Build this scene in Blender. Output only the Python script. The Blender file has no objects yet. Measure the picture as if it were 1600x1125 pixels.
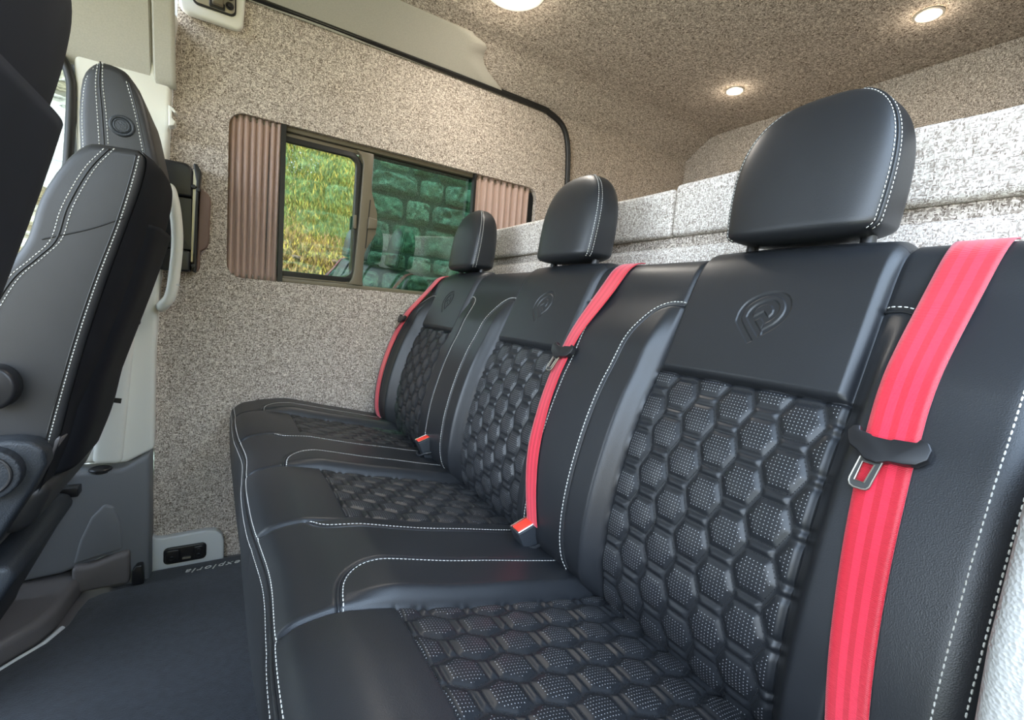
import bpy, bmesh, math, random
import numpy as np
from mathutils import Vector, Matrix
from mathutils.geometry import tessellate_polygon

random.seed(7)
rng = np.random.default_rng(7)
C = bpy.context.scene.collection
SC = bpy.context.scene

# ------------------------------------------------------------------ camera, world, sun, exposure
# world axes: X to the rear of the van, Y across to the far side wall, Z up. metres.
cam_d = bpy.data.cameras.new('camera')
cam = bpy.data.objects.new('camera', cam_d)
C.objects.link(cam)
RM = ((0.84987774, 0.01441097, 0.52678283), (-0.52099196, -0.12728781, 0.84401729), (0.07921614, -0.99176113, -0.10067108))
M = Matrix.Identity(4)
for r in range(3):
    M[r][0] = RM[r][0]; M[r][1] = -RM[r][1]; M[r][2] = -RM[r][2]
M[2][3] = 0.92
cam.matrix_world = M
cam_d.sensor_width = 36.0
cam_d.lens = 712.81 / 1600 * 36
cam_d.clip_start = 0.02
SC.camera = cam

SC.view_settings.view_transform = 'Standard'
SC.view_settings.look = 'None'
SC.view_settings.gamma = 1.0
SC.view_settings.use_curve_mapping = False
SC.view_settings.exposure = 2.2

w = bpy.data.worlds.new('sky'); SC.world = w
w.use_nodes = True
nt = w.node_tree
bg = nt.nodes['Background']
tc = nt.nodes.new('ShaderNodeTexCoord')
sx_ = nt.nodes.new('ShaderNodeSeparateXYZ')
rp = nt.nodes.new('ShaderNodeValToRGB')
rp.color_ramp.elements[0].position = 0.0; rp.color_ramp.elements[0].color = (0.80, 0.90, 1.0, 1)
rp.color_ramp.elements[1].position = 0.7; rp.color_ramp.elements[1].color = (0.58, 0.76, 1.0, 1)
nt.links.new(tc.outputs['Generated'], sx_.inputs[0])
nt.links.new(sx_.outputs['Z'], rp.inputs[0])
nt.links.new(rp.outputs[0], bg.inputs['Color'])
bg.inputs['Strength'].default_value = 2.2

sun_d = bpy.data.lights.new('sun', 'SUN')
sun = bpy.data.objects.new('sun', sun_d); C.objects.link(sun)
sun_d.energy = 4.8; sun_d.angle = math.radians(2); sun_d.color = (1.0, 0.93, 0.8)
sun.rotation_euler = Vector((-0.3, 0.34, 0.9)).to_track_quat('Z', 'Y').to_euler()

# light portal in the open sliding door: guides sampling of the sky, gives off nothing itself
pd = bpy.data.lights.new('door_portal', 'AREA'); pd.shape = 'RECTANGLE'; pd.size = 2.6; pd.size_y = 1.85
po = bpy.data.objects.new('door_portal', pd); C.objects.link(po)
po.location = (0.05, -0.12, 0.95); po.rotation_euler = (math.radians(90), 0, 0)
pd.cycles.is_portal = True

# ------------------------------------------------------------------ materials
def nd(nt, t, **k):
    n = nt.nodes.new(t)
    for a, v in k.items(): setattr(n, a, v)
    return n
def mat(name, col, rough=0.5, metal=0.0, spec=0.5, emit=None, estr=0.0, noise=0.0, nscale=30.0, bump=0.0, bscale=400.0, coat=0.0, sheen=0.0):
    m = bpy.data.materials.new(name); m.use_nodes = True
    nt = m.node_tree; b = nt.nodes['Principled BSDF']
    b.inputs['Base Color'].default_value = (*col, 1); b.inputs['Roughness'].default_value = rough
    b.inputs['Metallic'].default_value = metal; b.inputs['Specular IOR Level'].default_value = spec
    b.inputs['Coat Weight'].default_value = coat; b.inputs['Sheen Weight'].default_value = sheen
    if emit: b.inputs['Emission Color'].default_value = (*emit, 1); b.inputs['Emission Strength'].default_value = estr
    co = nd(nt, 'ShaderNodeTexCoord')
    if noise:
        n = nd(nt, 'ShaderNodeTexNoise'); n.inputs['Scale'].default_value = nscale; n.inputs['Detail'].default_value = 5
        nt.links.new(co.outputs['Object'], n.inputs['Vector'])
        r = nd(nt, 'ShaderNodeMapRange'); r.inputs[1].default_value = 0.3; r.inputs[2].default_value = 0.7
        r.inputs[3].default_value = 1 - noise; r.inputs[4].default_value = 1 + noise
        nt.links.new(n.outputs['Fac'], r.inputs[0])
        x = nd(nt, 'ShaderNodeVectorMath', operation='SCALE'); x.inputs[0].default_value = col
        nt.links.new(r.outputs[0], x.inputs['Scale']); nt.links.new(x.outputs[0], b.inputs['Base Color'])
    if bump:
        v = nd(nt, 'ShaderNodeTexVoronoi'); v.inputs['Scale'].default_value = bscale
        nt.links.new(co.outputs['Object'], v.inputs['Vector'])
        bp = nd(nt, 'ShaderNodeBump'); bp.inputs['Strength'].default_value = bump; bp.inputs['Distance'].default_value = 0.001
        nt.links.new(v.outputs['Distance'], bp.inputs['Height']); nt.links.new(bp.outputs[0], b.inputs['Normal'])
    return m

def fabric_mat(name, dark, mid, light, sc):
    m = bpy.data.materials.new(name); m.use_nodes = True
    nt = m.node_tree; b = nt.nodes['Principled BSDF']
    b.inputs['Roughness'].default_value = 0.95; b.inputs['Specular IOR Level'].default_value = 0.1
    co = nd(nt, 'ShaderNodeTexCoord')
    outs = []
    for stretch in ((0.33, 0.33, 1.0), (1.0, 1.0, 0.33)):
        mp = nd(nt, 'ShaderNodeMapping'); mp.inputs['Scale'].default_value = stretch
        nt.links.new(co.outputs['Object'], mp.inputs['Vector'])
        v = nd(nt, 'ShaderNodeTexVoronoi'); v.inputs['Scale'].default_value = sc
        nt.links.new(mp.outputs[0], v.inputs['Vector'])
        s = nd(nt, 'ShaderNodeSeparateColor'); nt.links.new(v.outputs['Color'], s.inputs[0])
        outs.append((s, v))
    # which thread lies on top changes from cell to cell
    ck = nd(nt, 'ShaderNodeTexNoise'); ck.inputs['Scale'].default_value = sc * 0.55; ck.inputs['Detail'].default_value = 0
    nt.links.new(co.outputs['Object'], ck.inputs['Vector'])
    st = nd(nt, 'ShaderNodeMath', operation='GREATER_THAN'); st.inputs[1].default_value = 0.5
    nt.links.new(ck.outputs['Fac'], st.inputs[0])
    mx = nd(nt, 'ShaderNodeMix'); mx.data_type = 'FLOAT'
    nt.links.new(st.outputs[0], mx.inputs[0]); nt.links.new(outs[0][0].outputs[0], mx.inputs[2]); nt.links.new(outs[1][0].outputs[0], mx.inputs[3])
    r = nd(nt, 'ShaderNodeValToRGB'); e = r.color_ramp.elements
    e[0].position = 0.0; e[0].color = (*dark, 1); e[1].position = 1.0; e[1].color = (*light, 1)
    k = e.new(0.45); k.color = (*mid, 1)
    nt.links.new(mx.outputs[0], r.inputs[0])
    nt.links.new(r.outputs[0], b.inputs['Base Color'])
    bp = nd(nt, 'ShaderNodeBump'); bp.inputs['Strength'].default_value = 0.5; bp.inputs['Distance'].default_value = 0.0015
    nt.links.new(mx.outputs[0], bp.inputs['Height']); nt.links.new(bp.outputs[0], b.inputs['Normal'])
    return m

LEATH = (0.0140, 0.0155, 0.0185)
M_leather = mat('black_leather', LEATH, 0.40, spec=0.55, noise=0.12, nscale=9, bump=0.12, bscale=900)
M_leather2 = mat('front_seat_leather', (0.026, 0.026, 0.027), 0.45, noise=0.1, nscale=9, bump=0.1, bscale=900)
M_suede = mat('black_cloth', (0.008, 0.009, 0.013), 0.75, spec=0.25, noise=0.15, nscale=14)
M_thread = mat('white_thread', (0.68, 0.67, 0.63), 0.7)
M_black_thread = mat('black_thread', (0.006, 0.006, 0.007), 0.6)
M_fabric = fabric_mat('tweed', (0.12, 0.092, 0.074), (0.40, 0.342, 0.296), (0.86, 0.785, 0.705), 560)
M_fabric_box = fabric_mat('tweed_light', (0.24, 0.195, 0.165), (0.56, 0.50, 0.45), (0.93, 0.89, 0.84), 600)
M_headliner = mat('headliner', (0.47, 0.45, 0.40), 0.95, spec=0.1, noise=0.06, nscale=300)
M_cream = mat('cream_plastic', (0.77, 0.765, 0.71), 0.45, bump=0.05, bscale=1200)
M_pale = mat('pale_grey_plastic', (0.60, 0.62, 0.62), 0.3)
M_trim = mat('light_grain_plastic', (0.40, 0.395, 0.38), 0.5, bump=0.6, bscale=420)
M_grey = mat('dark_grey_plastic', (0.15, 0.157, 0.17), 0.5, bump=0.25, bscale=700)
M_sill = mat('brown_grey_plastic', (0.125, 0.115, 0.115), 0.5, bump=0.2, bscale=700)
M_black = mat('black_plastic', (0.012, 0.012, 0.014), 0.38)
M_blackgrain = mat('grained_black_plastic', (0.022, 0.026, 0.032), 0.5, bump=0.45, bscale=380)
M_rubber = mat('rubber', (0.008, 0.008, 0.008), 0.45)
M_bronze = mat('bronze_frame', (0.15, 0.125, 0.085), 0.42, metal=0.0)
M_curtain = mat('brown_curtain', (0.44, 0.31, 0.26), 0.8, sheen=0.3)
M_carpet = mat('charcoal_carpet', (0.0115, 0.0135, 0.019), 0.95, spec=0.15, noise=0.35, nscale=60, sheen=0.25, bump=0.5, bscale=500)
M_chrome = mat('chrome', (0.75, 0.75, 0.74), 0.18, metal=1.0)
M_steel = mat('dark_steel', (0.10, 0.10, 0.10), 0.35, metal=0.6)
M_redplastic = mat('red_button', (0.80, 0.05, 0.03), 0.35)
M_plated = mat('brushed_metal', (0.45, 0.42, 0.36), 0.35, metal=0.8)
M_brownleather = mat('brown_leatherette', (0.17, 0.105, 0.085), 0.55)
M_lens = mat('lamp_lens', (1, 0.95, 0.85), 0.4, emit=(1.0, 0.86, 0.62), estr=14)
M_lensbig = mat('lamp_lens_large', (1, 0.98, 0.95), 0.4, emit=(1.0, 0.95, 0.88), estr=16)
M_ringlamp = mat('lamp_rim', (0.35, 0.33, 0.30), 0.4, metal=0.3)
M_ringwhite = mat('white_rim', (0.9, 0.9, 0.88), 0.5)
M_stones = [mat('stone_%d' % i, c, 0.95, noise=0.75, nscale=5, bump=1.0, bscale=9) for i, c in enumerate([(0.50, 0.47, 0.40), (0.40, 0.39, 0.33), (0.58, 0.53, 0.43), (0.33, 0.36, 0.27), (0.46, 0.40, 0.33)])]
M_mortar = mat('mortar', (0.20, 0.19, 0.16), 0.95, noise=0.3, nscale=20)
M_ground = mat('grass_ground', (0.11, 0.115, 0.07), 0.95, noise=0.4, nscale=3)
M_leaf = [mat('leaf_green', (0.24, 0.27, 0.06), 0.8, spec=0.1), mat('leaf_yellow', (0.40, 0.31, 0.06), 0.8, spec=0.1), mat('leaf_straw', (0.26, 0.17, 0.07), 0.8, spec=0.05)]
M_bark = mat('bark', (0.20, 0.14, 0.09), 0.9, noise=0.3, nscale=10)
M_body = mat('white_body', (0.6, 0.6, 0.6), 0.4)

def glass_mat(name, tint, refl):
    m = bpy.data.materials.new(name); m.use_nodes = True
    nt = m.node_tree; nt.nodes.remove(nt.nodes['Principled BSDF'])
    t = nd(nt, 'ShaderNodeBsdfTransparent'); t.inputs[0].default_value = (*tint, 1)
    g = nd(nt, 'ShaderNodeBsdfGlossy'); g.inputs['Roughness'].default_value = 0.012; g.inputs[0].default_value = (1, 1, 1, 1)
    x = nd(nt, 'ShaderNodeMixShader'); x.inputs[0].default_value = refl
    nt.links.new(t.outputs[0], x.inputs[1]); nt.links.new(g.outputs[0], x.inputs[2])
    nt.links.new(x.outputs[0], nt.nodes['Material Output'].inputs[0])
    return m
M_glass = glass_mat('green_privacy_glass', (0.27, 0.45, 0.36), 0.28)
M_glass_fixed = glass_mat('green_fixed_glass', (0.24, 0.40, 0.32), 0.17)
M_clear = glass_mat('clear_glass', (0.86, 0.9, 0.86), 0.06)

def belt_mat():
    m = bpy.data.materials.new('red_webbing'); m.use_nodes = True
    nt = m.node_tree; b = nt.nodes['Principled BSDF']
    uv = nd(nt, 'ShaderNodeUVMap'); s = nd(nt, 'ShaderNodeSeparateXYZ'); nt.links.new(uv.outputs[0], s.inputs[0])
    # five lengthwise bands across the strap: twill, satin, twill, satin, twill (u runs 0..1)
    r = nd(nt, 'ShaderNodeValToRGB'); r.color_ramp.interpolation = 'CONSTANT'; e = r.color_ramp.elements
    e[0].position = 0; e[0].color = (0, 0, 0, 1); e[1].position = 0.26; e[1].color = (1, 1, 1, 1)
    for p, c in ((0.43, 0), (0.57, 1), (0.74, 0)):
        k = e.new(p); k.color = (c, c, c, 1)
    nt.links.new(s.outputs[0], r.inputs[0])
    mx = nd(nt, 'ShaderNodeMix'); mx.data_type = 'RGBA'
    mx.inputs[6].default_value = (0.55, 0.008, 0.026, 1); mx.inputs[7].default_value = (0.72, 0.02, 0.055, 1)
    nt.links.new(r.outputs[0], mx.inputs[0]); nt.links.new(mx.outputs[2], b.inputs['Base Color'])
    b.inputs['Roughness'].default_value = 0.45; b.inputs['Specular IOR Level'].default_value = 0.6
    b.inputs['Sheen Weight'].default_value = 0.6
    b.inputs['Sheen Tint'].default_value = (1, 0.55, 0.6, 1)
    wv = nd(nt, 'ShaderNodeMath', operation='SINE'); ml = nd(nt, 'ShaderNodeMath', operation='MULTIPLY'); ml.inputs[1].default_value = 4200
    nt.links.new(s.outputs[1], ml.inputs[0]); nt.links.new(ml.outputs[0], wv.inputs[0])
    bp = nd(nt, 'ShaderNodeBump'); bp.inputs['Strength'].default_value = 0.35; bp.inputs['Distance'].default_value = 0.0006
    nt.links.new(wv.outputs[0], bp.inputs['Height']); nt.links.new(bp.outputs[0], b.inputs['Normal'])
    return m
M_belt = belt_mat()

def quilt_mat():
    m = bpy.data.materials.new('perforated_leather'); m.use_nodes = True
    nt = m.node_tree; b = nt.nodes['Principled BSDF']
    b.inputs['Roughness'].default_value = 0.42
    uv = nd(nt, 'ShaderNodeUVMap')
    sc = nd(nt, 'ShaderNodeVectorMath', operation='SCALE'); sc.inputs['Scale'].default_value = 1 / 0.0043
    fr = nd(nt, 'ShaderNodeVectorMath', operation='FRACTION'); sb = nd(nt, 'ShaderNodeVectorMath', operation='SUBTRACT'); sb.inputs[1].default_value = (0.5, 0.5, 0)
    ln = nd(nt, 'ShaderNodeVectorMath', operation='LENGTH')
    nt.links.new(uv.outputs[0], sc.inputs[0]); nt.links.new(sc.outputs[0], fr.inputs[0]); nt.links.new(fr.outputs[0], sb.inputs[0]); nt.links.new(sb.outputs[0], ln.inputs[0])
    lt = nd(nt, 'ShaderNodeMath', operation='LESS_THAN'); lt.inputs[1].default_value = 0.135
    nt.links.new(ln.outputs['Value'], lt.inputs[0])
    at = nd(nt, 'ShaderNodeAttribute'); at.attribute_name = 'pad'
    gt = nd(nt, 'ShaderNodeMath', operation='GREATER_THAN'); gt.inputs[1].default_value = 0.0070
    nt.links.new(at.outputs['Fac'], gt.inputs[0])
    an = nd(nt, 'ShaderNodeMath', operation='MULTIPLY'); nt.links.new(lt.outputs[0], an.inputs[0]); nt.links.new(gt.outputs[0], an.inputs[1])
    mx = nd(nt, 'ShaderNodeMix'); mx.data_type = 'RGBA'
    mx.inputs[6].default_value = (*LEATH, 1); mx.inputs[7].default_value = (0.36, 0.36, 0.37, 1)
    nt.links.new(an.outputs[0], mx.inputs[0]); nt.links.new(mx.outputs[2], b.inputs['Base Color'])
    return m
M_quilt = quilt_mat()

# ------------------------------------------------------------------ mesh helpers
def link(name, me, m=None, parent=None, smooth=None):
    o = bpy.data.objects.new(name, me); C.objects.link(o)
    if m is not None and hasattr(me, 'materials'): me.materials.append(m)
    if parent is not None: o.parent = parent
    if smooth is not None and len(me.polygons):
        me.polygons.foreach_set('use_smooth', [True] * len(me.polygons))
        if smooth < 170: me.set_sharp_from_angle(angle=math.radians(smooth))
    return o
def tag(o, label=None, cat=None, group=None, kind=None):
    if label: o['label'] = label
    if cat: o['category'] = cat
    if group: o['group'] = group
    if kind: o['kind'] = kind
    return o
def empty(name, label, cat, loc=(0, 0, 0), group=None):
    o = bpy.data.objects.new(name, None); C.objects.link(o); o.location = (0, 0, 0); o.empty_display_size = 0.05
    return tag(o, label, cat, group)
def mesh_py(name, v, f):
    me = bpy.data.meshes.new(name); me.from_pydata([tuple(map(float, p)) for p in v], [], f); me.update(); return me
def quads_np(name, V, F):
    me = bpy.data.meshes.new(name)
    me.vertices.add(len(V)); me.vertices.foreach_set('co', np.ascontiguousarray(V, dtype=np.float32).ravel())
    nf = len(F); k = F.shape[1]
    me.loops.add(nf * k); me.loops.foreach_set('vertex_index', F.astype(np.int32).ravel())
    me.polygons.add(nf); me.polygons.foreach_set('loop_start', np.arange(0, nf * k, k, dtype=np.int32)); me.polygons.foreach_set('loop_total', np.full(nf, k, dtype=np.int32))
    me.update(calc_edges=True); return me
def grid(name, P, m, parent=None, uv=None, attr=None, mask=None, flip=False, smooth=180):
    """P: rows x cols x 3; mask: cells kept"""
    a, b_ = P.shape[:2]
    idx = np.arange(a * b_).reshape(a, b_)
    F = np.stack([idx[:-1, :-1], idx[:-1, 1:], idx[1:, 1:], idx[1:, :-1]], -1)
    F = F.reshape(-1, 4) if mask is None else F[mask]
    if flip: F = F[:, ::-1]
    used = np.unique(F); re = np.full(a * b_, -1); re[used] = np.arange(len(used))
    me = quads_np(name, P.reshape(-1, 3)[used], re[F])
    if uv is not None:
        l = me.uv_layers.new(name='UVMap'); U = uv.reshape(-1, 2)[used][re[F].ravel()]
        l.data.foreach_set('uv', U.astype(np.float32).ravel())
    if attr is not None:
        at = me.attributes.new('pad', 'FLOAT', 'POINT'); at.data.foreach_set('value', attr.reshape(-1)[used].astype(np.float32))
    return link(name, me, m, parent, smooth)
class MB:
    def __init__(s): s.v = []; s.f = []
    def add(s, v, f):
        n = len(s.v); s.v += [tuple(p) for p in v]; s.f += [tuple(i + n for i in q) for q in f]
    def tube(s, pts, r, n=10, closed=False, cap=True):
        pts = [Vector(p) for p in pts]; N = len(pts); rs = r if isinstance(r, (list, tuple)) else [r] * N
        ref = None; V = []
        for i, p in enumerate(pts):
            a = pts[(i - 1) % N] if (closed or i > 0) else p; b = pts[(i + 1) % N] if (closed or i < N - 1) else p
            t = (b - a).normalized()
            if ref is None: ref = t.orthogonal().normalized()
            ref = (ref - t * ref.dot(t)).normalized(); q = t.cross(ref)
            for k in range(n):
                an = 2 * math.pi * k / n; V.append(p + (ref * math.cos(an) + q * math.sin(an)) * rs[i])
        F = []
        for i in range(N if closed else N - 1):
            j = (i + 1) % N
            for k in range(n): F.append((i * n + k, i * n + (k + 1) % n, j * n + (k + 1) % n, j * n + k))
        if cap and not closed: F += [tuple(range(n))[::-1], tuple(range((N - 1) * n, N * n))]
        s.add(V, F); return s
    def box(s, lo, hi):
        x0, y0, z0 = lo; x1, y1, z1 = hi
        s.add([(x0, y0, z0), (x1, y0, z0), (x1, y1, z0), (x0, y1, z0), (x0, y0, z1), (x1, y0, z1), (x1, y1, z1), (x0, y1, z1)],
              [(3, 2, 1, 0), (4, 5, 6, 7), (0, 1, 5, 4), (1, 2, 6, 5), (2, 3, 7, 6), (3, 0, 4, 7)]); return s
    def build(s, name, m, parent=None, smooth=40):
        return link(name, mesh_py(name, s.v, s.f), m, parent, smooth)
def bevel_mesh(me, r, seg=3, angle=30):
    bm = bmesh.new(); bm.from_mesh(me)
    bmesh.ops.recalc_face_normals(bm, faces=bm.faces)
    ed = [e for e in bm.edges if len(e.link_faces) == 2 and e.calc_face_angle(0) > math.radians(angle)]
    bmesh.ops.bevel(bm, geom=ed, offset=r, segments=seg, profile=0.5, affect='EDGES', clamp_overlap=True)
    bm.to_mesh(me); bm.free(); return me
def prism_mesh(name, poly, frame, d0, d1, holes=(), bevel=0, seg=3, angle=30):
    """poly of (a,b) -> solid between depth d0 and d1; frame(a,b,d) -> xyz"""
    loops = [list(poly)] + [list(h) for h in holes]
    flat = [p for l in loops for p in l]; n = len(flat)
    V = [frame(a, b, d0) for a, b in flat] + [frame(a, b, d1) for a, b in flat]
    F = []
    if not holes:
        F = [tuple(range(n)), tuple(range(2 * n - 1, n - 1, -1))]
    else:
        for t in tessellate_polygon([[Vector((a, b, 0)) for a, b in l] for l in loops]):
            F.append(tuple(t)); F.append(tuple(i + n for i in reversed(t)))
    k = 0
    for l in loops:
        L = len(l)
        for i in range(L):
            j = (i + 1) % L; F.append((k + i, k + j, n + k + j, n + k + i))
        k += L
    me = mesh_py(name, V, F)
    bm = bmesh.new(); bm.from_mesh(me); bmesh.ops.recalc_face_normals(bm, faces=bm.faces); bm.to_mesh(me); bm.free()
    if bevel: bevel_mesh(me, bevel, seg, angle)
    return me
XZ = lambda a, b, d: (a, d, b)
YZ = lambda a, b, d: (d, a, b)
XY = lambda a, b, d: (a, b, d)
def prism(name, poly, frame, d0, d1, m, parent=None, holes=(), bevel=0, seg=3, angle=30, smooth=40):
    return link(name, prism_mesh(name, poly, frame, d0, d1, holes, bevel, seg, angle), m, parent, smooth)
def rbox(name, lo, hi, m, parent=None, bevel=0.005, seg=3):
    b = MB().box(lo, hi); me = mesh_py(name, b.v, b.f)
    if bevel: bevel_mesh(me, bevel, seg)
    return link(name, me, m, parent, 40)
def rrect(x0, z0, x1, z1, r, n=6):
    rs = r if isinstance(r, (list, tuple)) else [r] * 4     # bottom-left, bottom-right, top-right, top-left
    out = []
    for (cx, cz, a0), q in zip(((x0, z0, 180), (x1, z0, 270), (x1, z1, 0), (x0, z1, 90)), rs):
        sx = 1 if cx == x0 else -1; sz = 1 if cz == z0 else -1
        if q <= 0: out.append((cx, cz)); continue
        for k in range(n + 1):
            a = math.radians(a0 + 90 * k / n); out.append((cx + sx * q + q * math.cos(a), cz + sz * q + q * math.sin(a)))
    return out
def catmull(pts, n=12):
    P = [np.array(p, float) for p in pts]; P = [2 * P[0] - P[1]] + P + [2 * P[-1] - P[-2]]
    out = []
    for i in range(1, len(P) - 2):
        for k in range(n):
            t = k / n
            out.append(0.5 * (2 * P[i] + (P[i + 1] - P[i - 1]) * t + (2 * P[i - 1] - 5 * P[i] + 4 * P[i + 1] - P[i + 2]) * t * t + (3 * P[i] - P[i - 1] - 3 * P[i + 1] + P[i + 2]) * t ** 3))
    out.append(P[-2]); return np.array(out)
def resample(P, step):
    P = np.asarray(P, float); d = np.r_[0, np.cumsum(np.linalg.norm(np.diff(P, axis=0), axis=1))]
    n = max(2, int(d[-1] / step) + 1); s = np.linspace(0, d[-1], n)
    return np.stack([np.interp(s, d, P[:, i]) for i in range(P.shape[1])], 1)
def sstep(x, a, b):
    t = np.clip((x - a) / (b - a), 0, 1); return t * t * (3 - 2 * t)
def stitch_geo(paths, pitch, length, r):
    """paths: list of (points, normals); returns V,F of all the little thread loops"""
    VV = []; FF = []; n = 0
    ring = np.array([(1, 0), (0, 1), (-1, 0), (0, -0.6)])
    for P, N in paths:
        P = np.asarray(P, float); N = np.asarray(N, float)
        if len(P) < 2: continue
        d = np.r_[0, np.cumsum(np.linalg.norm(np.diff(P, axis=0), axis=1))]
        if d[-1] < pitch: continue
        k = max(1, int(d[-1] / pitch)); s = (np.arange(k) + 0.5) * d[-1] / k
        def at(A, q): return np.stack([np.interp(q, d, A[:, i]) for i in range(3)], 1)
        c = at(P, s); a = at(P, s - length / 2); b = at(P, s + length / 2)
        t = b - a; t /= np.maximum(np.linalg.norm(t, axis=1, keepdims=True), 1e-9)
        nn = at(N, s); nn -= t * (nn * t).sum(1, keepdims=True); nn /= np.maximum(np.linalg.norm(nn, axis=1, keepdims=True), 1e-9)
        q = np.cross(nn, t)
        for (off, f) in ((-0.5, None), (-0.3, 1), (0.3, 1), (0.5, None)):
            base = c + t * (off * length)
            if f is None: VV.append((base + nn * (-0.3 * r))[:, None, :])
            else: VV.append(base[:, None, :] + r * (ring[None, :, 0, None] * q[:, None, :] + ring[None, :, 1, None] * nn[:, None, :]) + nn[:, None, :] * (0.25 * r))
        blk = np.concatenate(VV[-4:], 1); VV = VV[:-4]      # k x 10 x 3
        VV.append(blk.reshape(-1, 3))
        tri = []
        for i in range(4):
            j = (i + 1) % 4
            tri += [(0, 1 + j, 1 + i), (1 + i, 1 + j, 5 + j), (1 + i, 5 + j, 5 + i), (9, 5 + i, 5 + j)]
        FF.append((np.array(tri)[None] + (n + 10 * np.arange(k))[:, None, None]).reshape(-1, 3)); n += 10 * k
    return np.concatenate(VV), np.concatenate(FF)
def stitches(name, paths, m, parent, pitch=0.0068, length=0.0054, r=0.0008):
    V, F = stitch_geo(paths, pitch, length, r)
    o = link(name, quads_np(name, V, F), m, parent, 180); o['kind'] = 'stuff'; return o
def copy_tree(o, parent=None, dx=(0, 0, 0)):
    c = o.copy(); C.objects.link(c)
    if parent is not None: c.parent = parent
    else: c.location = Vector(o.location) + Vector(dx)
    for ch in list(o.children): copy_tree(ch, c)
    return c
def polydist(px, py, path):
    d = np.full(px.shape, 1e9)
    for (ax, ay), (bx, by) in zip(path[:-1], path[1:]):
        vx, vy = bx - ax, by - ay; L = vx * vx + vy * vy + 1e-12
        t = np.clip(((px - ax) * vx + (py - ay) * vy) / L, 0, 1)
        d = np.minimum(d, np.hypot(px - ax - t * vx, py - ay - t * vy))
    return d
def inpoly(px, py, poly):
    c = np.zeros(px.shape, bool); n = len(poly)
    for i in range(n):
        (x0, y0), (x1, y1) = poly[i], poly[(i + 1) % n]
        if y0 == y1: continue
        k = ((y0 > py) != (y1 > py)) & (px < (x1 - x0) * (py - y0) / (y1 - y0) + x0); c ^= k
    return c

# ------------------------------------------------------------------ the setting
W = 1.78            # far side wall
ZR = 1.83           # top of that wall
o = prism('floor', [(-1.9, -0.12), (2.16, -0.12), (2.16, 1.85), (-1.9, 1.85)], XY, -0.05, 0.0, M_sill); tag(o, kind='structure')

WIN = rrect(-0.012, 0.966, 1.172, 1.488, 0.045)
o = prism('wall_right', [(-0.205, 0.0), (-0.203, 0.131), (-0.192, 0.714), (-0.166, 1.204), (-0.148, 1.65), (-0.14, ZR + 0.02), (2.16, ZR + 0.02), (2.16, 0.0)], XZ, W, W + 0.025, M_fabric, holes=[WIN]); tag(o, kind='structure')
o = prism('wall_rear', [(-0.12, 0), (1.80, 0), (1.80, ZR), (1.64, 1.95), (0.02, 1.95), (-0.12, ZR)], YZ, 2.14, 2.16, M_fabric); tag(o, kind='structure')
# near side wall behind the sliding door opening
o = prism('wall_left', [(0.92, 0), (2.14, 0), (2.14, ZR), (0.92, ZR)], XZ, -0.12, -0.095, M_fabric); tag(o, kind='structure')

# ceiling: flat middle, a coved step, a sloping facet down to each side wall
prof = [(1.80, ZR - 0.013), (1.78, ZR), (1.74, 1.857), (1.69, 1.889), (1.648, 1.914), (1.632, 1.922), (1.60, 1.926), (1.56, 1.928), (1.53, 1.931), (1.51, 1.938), (1.45, 1.941), (1.2, 1.942), (0.5, 1.942), (0.15, 1.940), (0.06, 1.932), (0.02, 1.918), (-0.12, ZR - 0.01)]
xs = np.array([-0.30, -0.1, 0.3, 0.8, 0.95, 1.1, 1.6, 2.14])
P = np.zeros((len(prof), len(xs), 3))
for i, (y, z) in enumerate(prof):
    for j, x in enumerate(xs):
        k = 1 - float(sstep(np.array(x), 0.85, 1.1)) * 1.0
        zz = z if z < 1.93 else 1.927 + (z - 1.927) * k
        P[i, j] = (x, y, zz)
ce = grid('ceiling', P, M_fabric, smooth=30, flip=True); tag(ce, kind='structure')
P2 = P.copy(); P2[..., 2] += 0.03
ro = grid('roof_skin', P2, M_body, ce, smooth=30)

# pale headliner cover lying on the sloping facet, wavy rear end
fac = lambda s: (1.78 - 0.148 * s - 0.004, ZR + 0.092 * s + 0.004 * math.sin(math.pi * s) - 0.005)
edge = [(0.02, 0.965), (0.14, 0.935), (0.26, 0.895), (0.38, 0.855), (0.5, 0.828), (0.62, 0.812), (0.74, 0.806), (0.86, 0.808), (0.93, 0.795), (0.97, 0.77), (1.0, 0.745), (1.04, 0.735)]
ss = np.array([e[0] for e in edge]); cols = np.linspace(0, 1, 14)
P = np.zeros((len(edge) + 2, len(cols), 3))
for i, (s, xe) in enumerate(edge):
    y, z = fac(s)
    for j, t in enumerate(cols): P[i + 1, j] = (-0.29 + (xe + 0.29) * t, y, z)
P[0] = P[1] + np.array([0, 0.004, 0.004]); P[-1] = P[-2] + np.array([0, 0.004, 0.006])
hl = grid('trim_1', P, M_headliner, smooth=60); tag(hl, kind='structure')
so = hl.modifiers.new('thick', 'SOLIDIFY'); so.thickness = 0.004; so.offset = 0

# black seal round the far side door opening
pts = [(-0.142, W - 0.008, 1.838), (0.3, W - 0.008, 1.840), (0.8, W - 0.008, 1.836), (1.14, W - 0.008, 1.830), (1.20, W - 0.008, 1.822), (1.26, W - 0.008, 1.80), (1.295, W - 0.008, 1.765), (1.315, W - 0.008, 1.71), (1.325, W - 0.008, 1.64), (1.333, W - 0.008, 1.5), (1.34, W - 0.008, 1.2), (1.345, W - 0.008, 0.8)]
sl = MB().tube(catmull(pts, 8), 0.0125, 10).build('trim_2', M_rubber); tag(sl, kind='structure')
lip = MB().tube(catmull([(x + 0.001, y - 0.012, z - 0.004) for x, y, z in pts], 8), 0.004, 8).build('seal_lip', M_rubber, sl)

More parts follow.
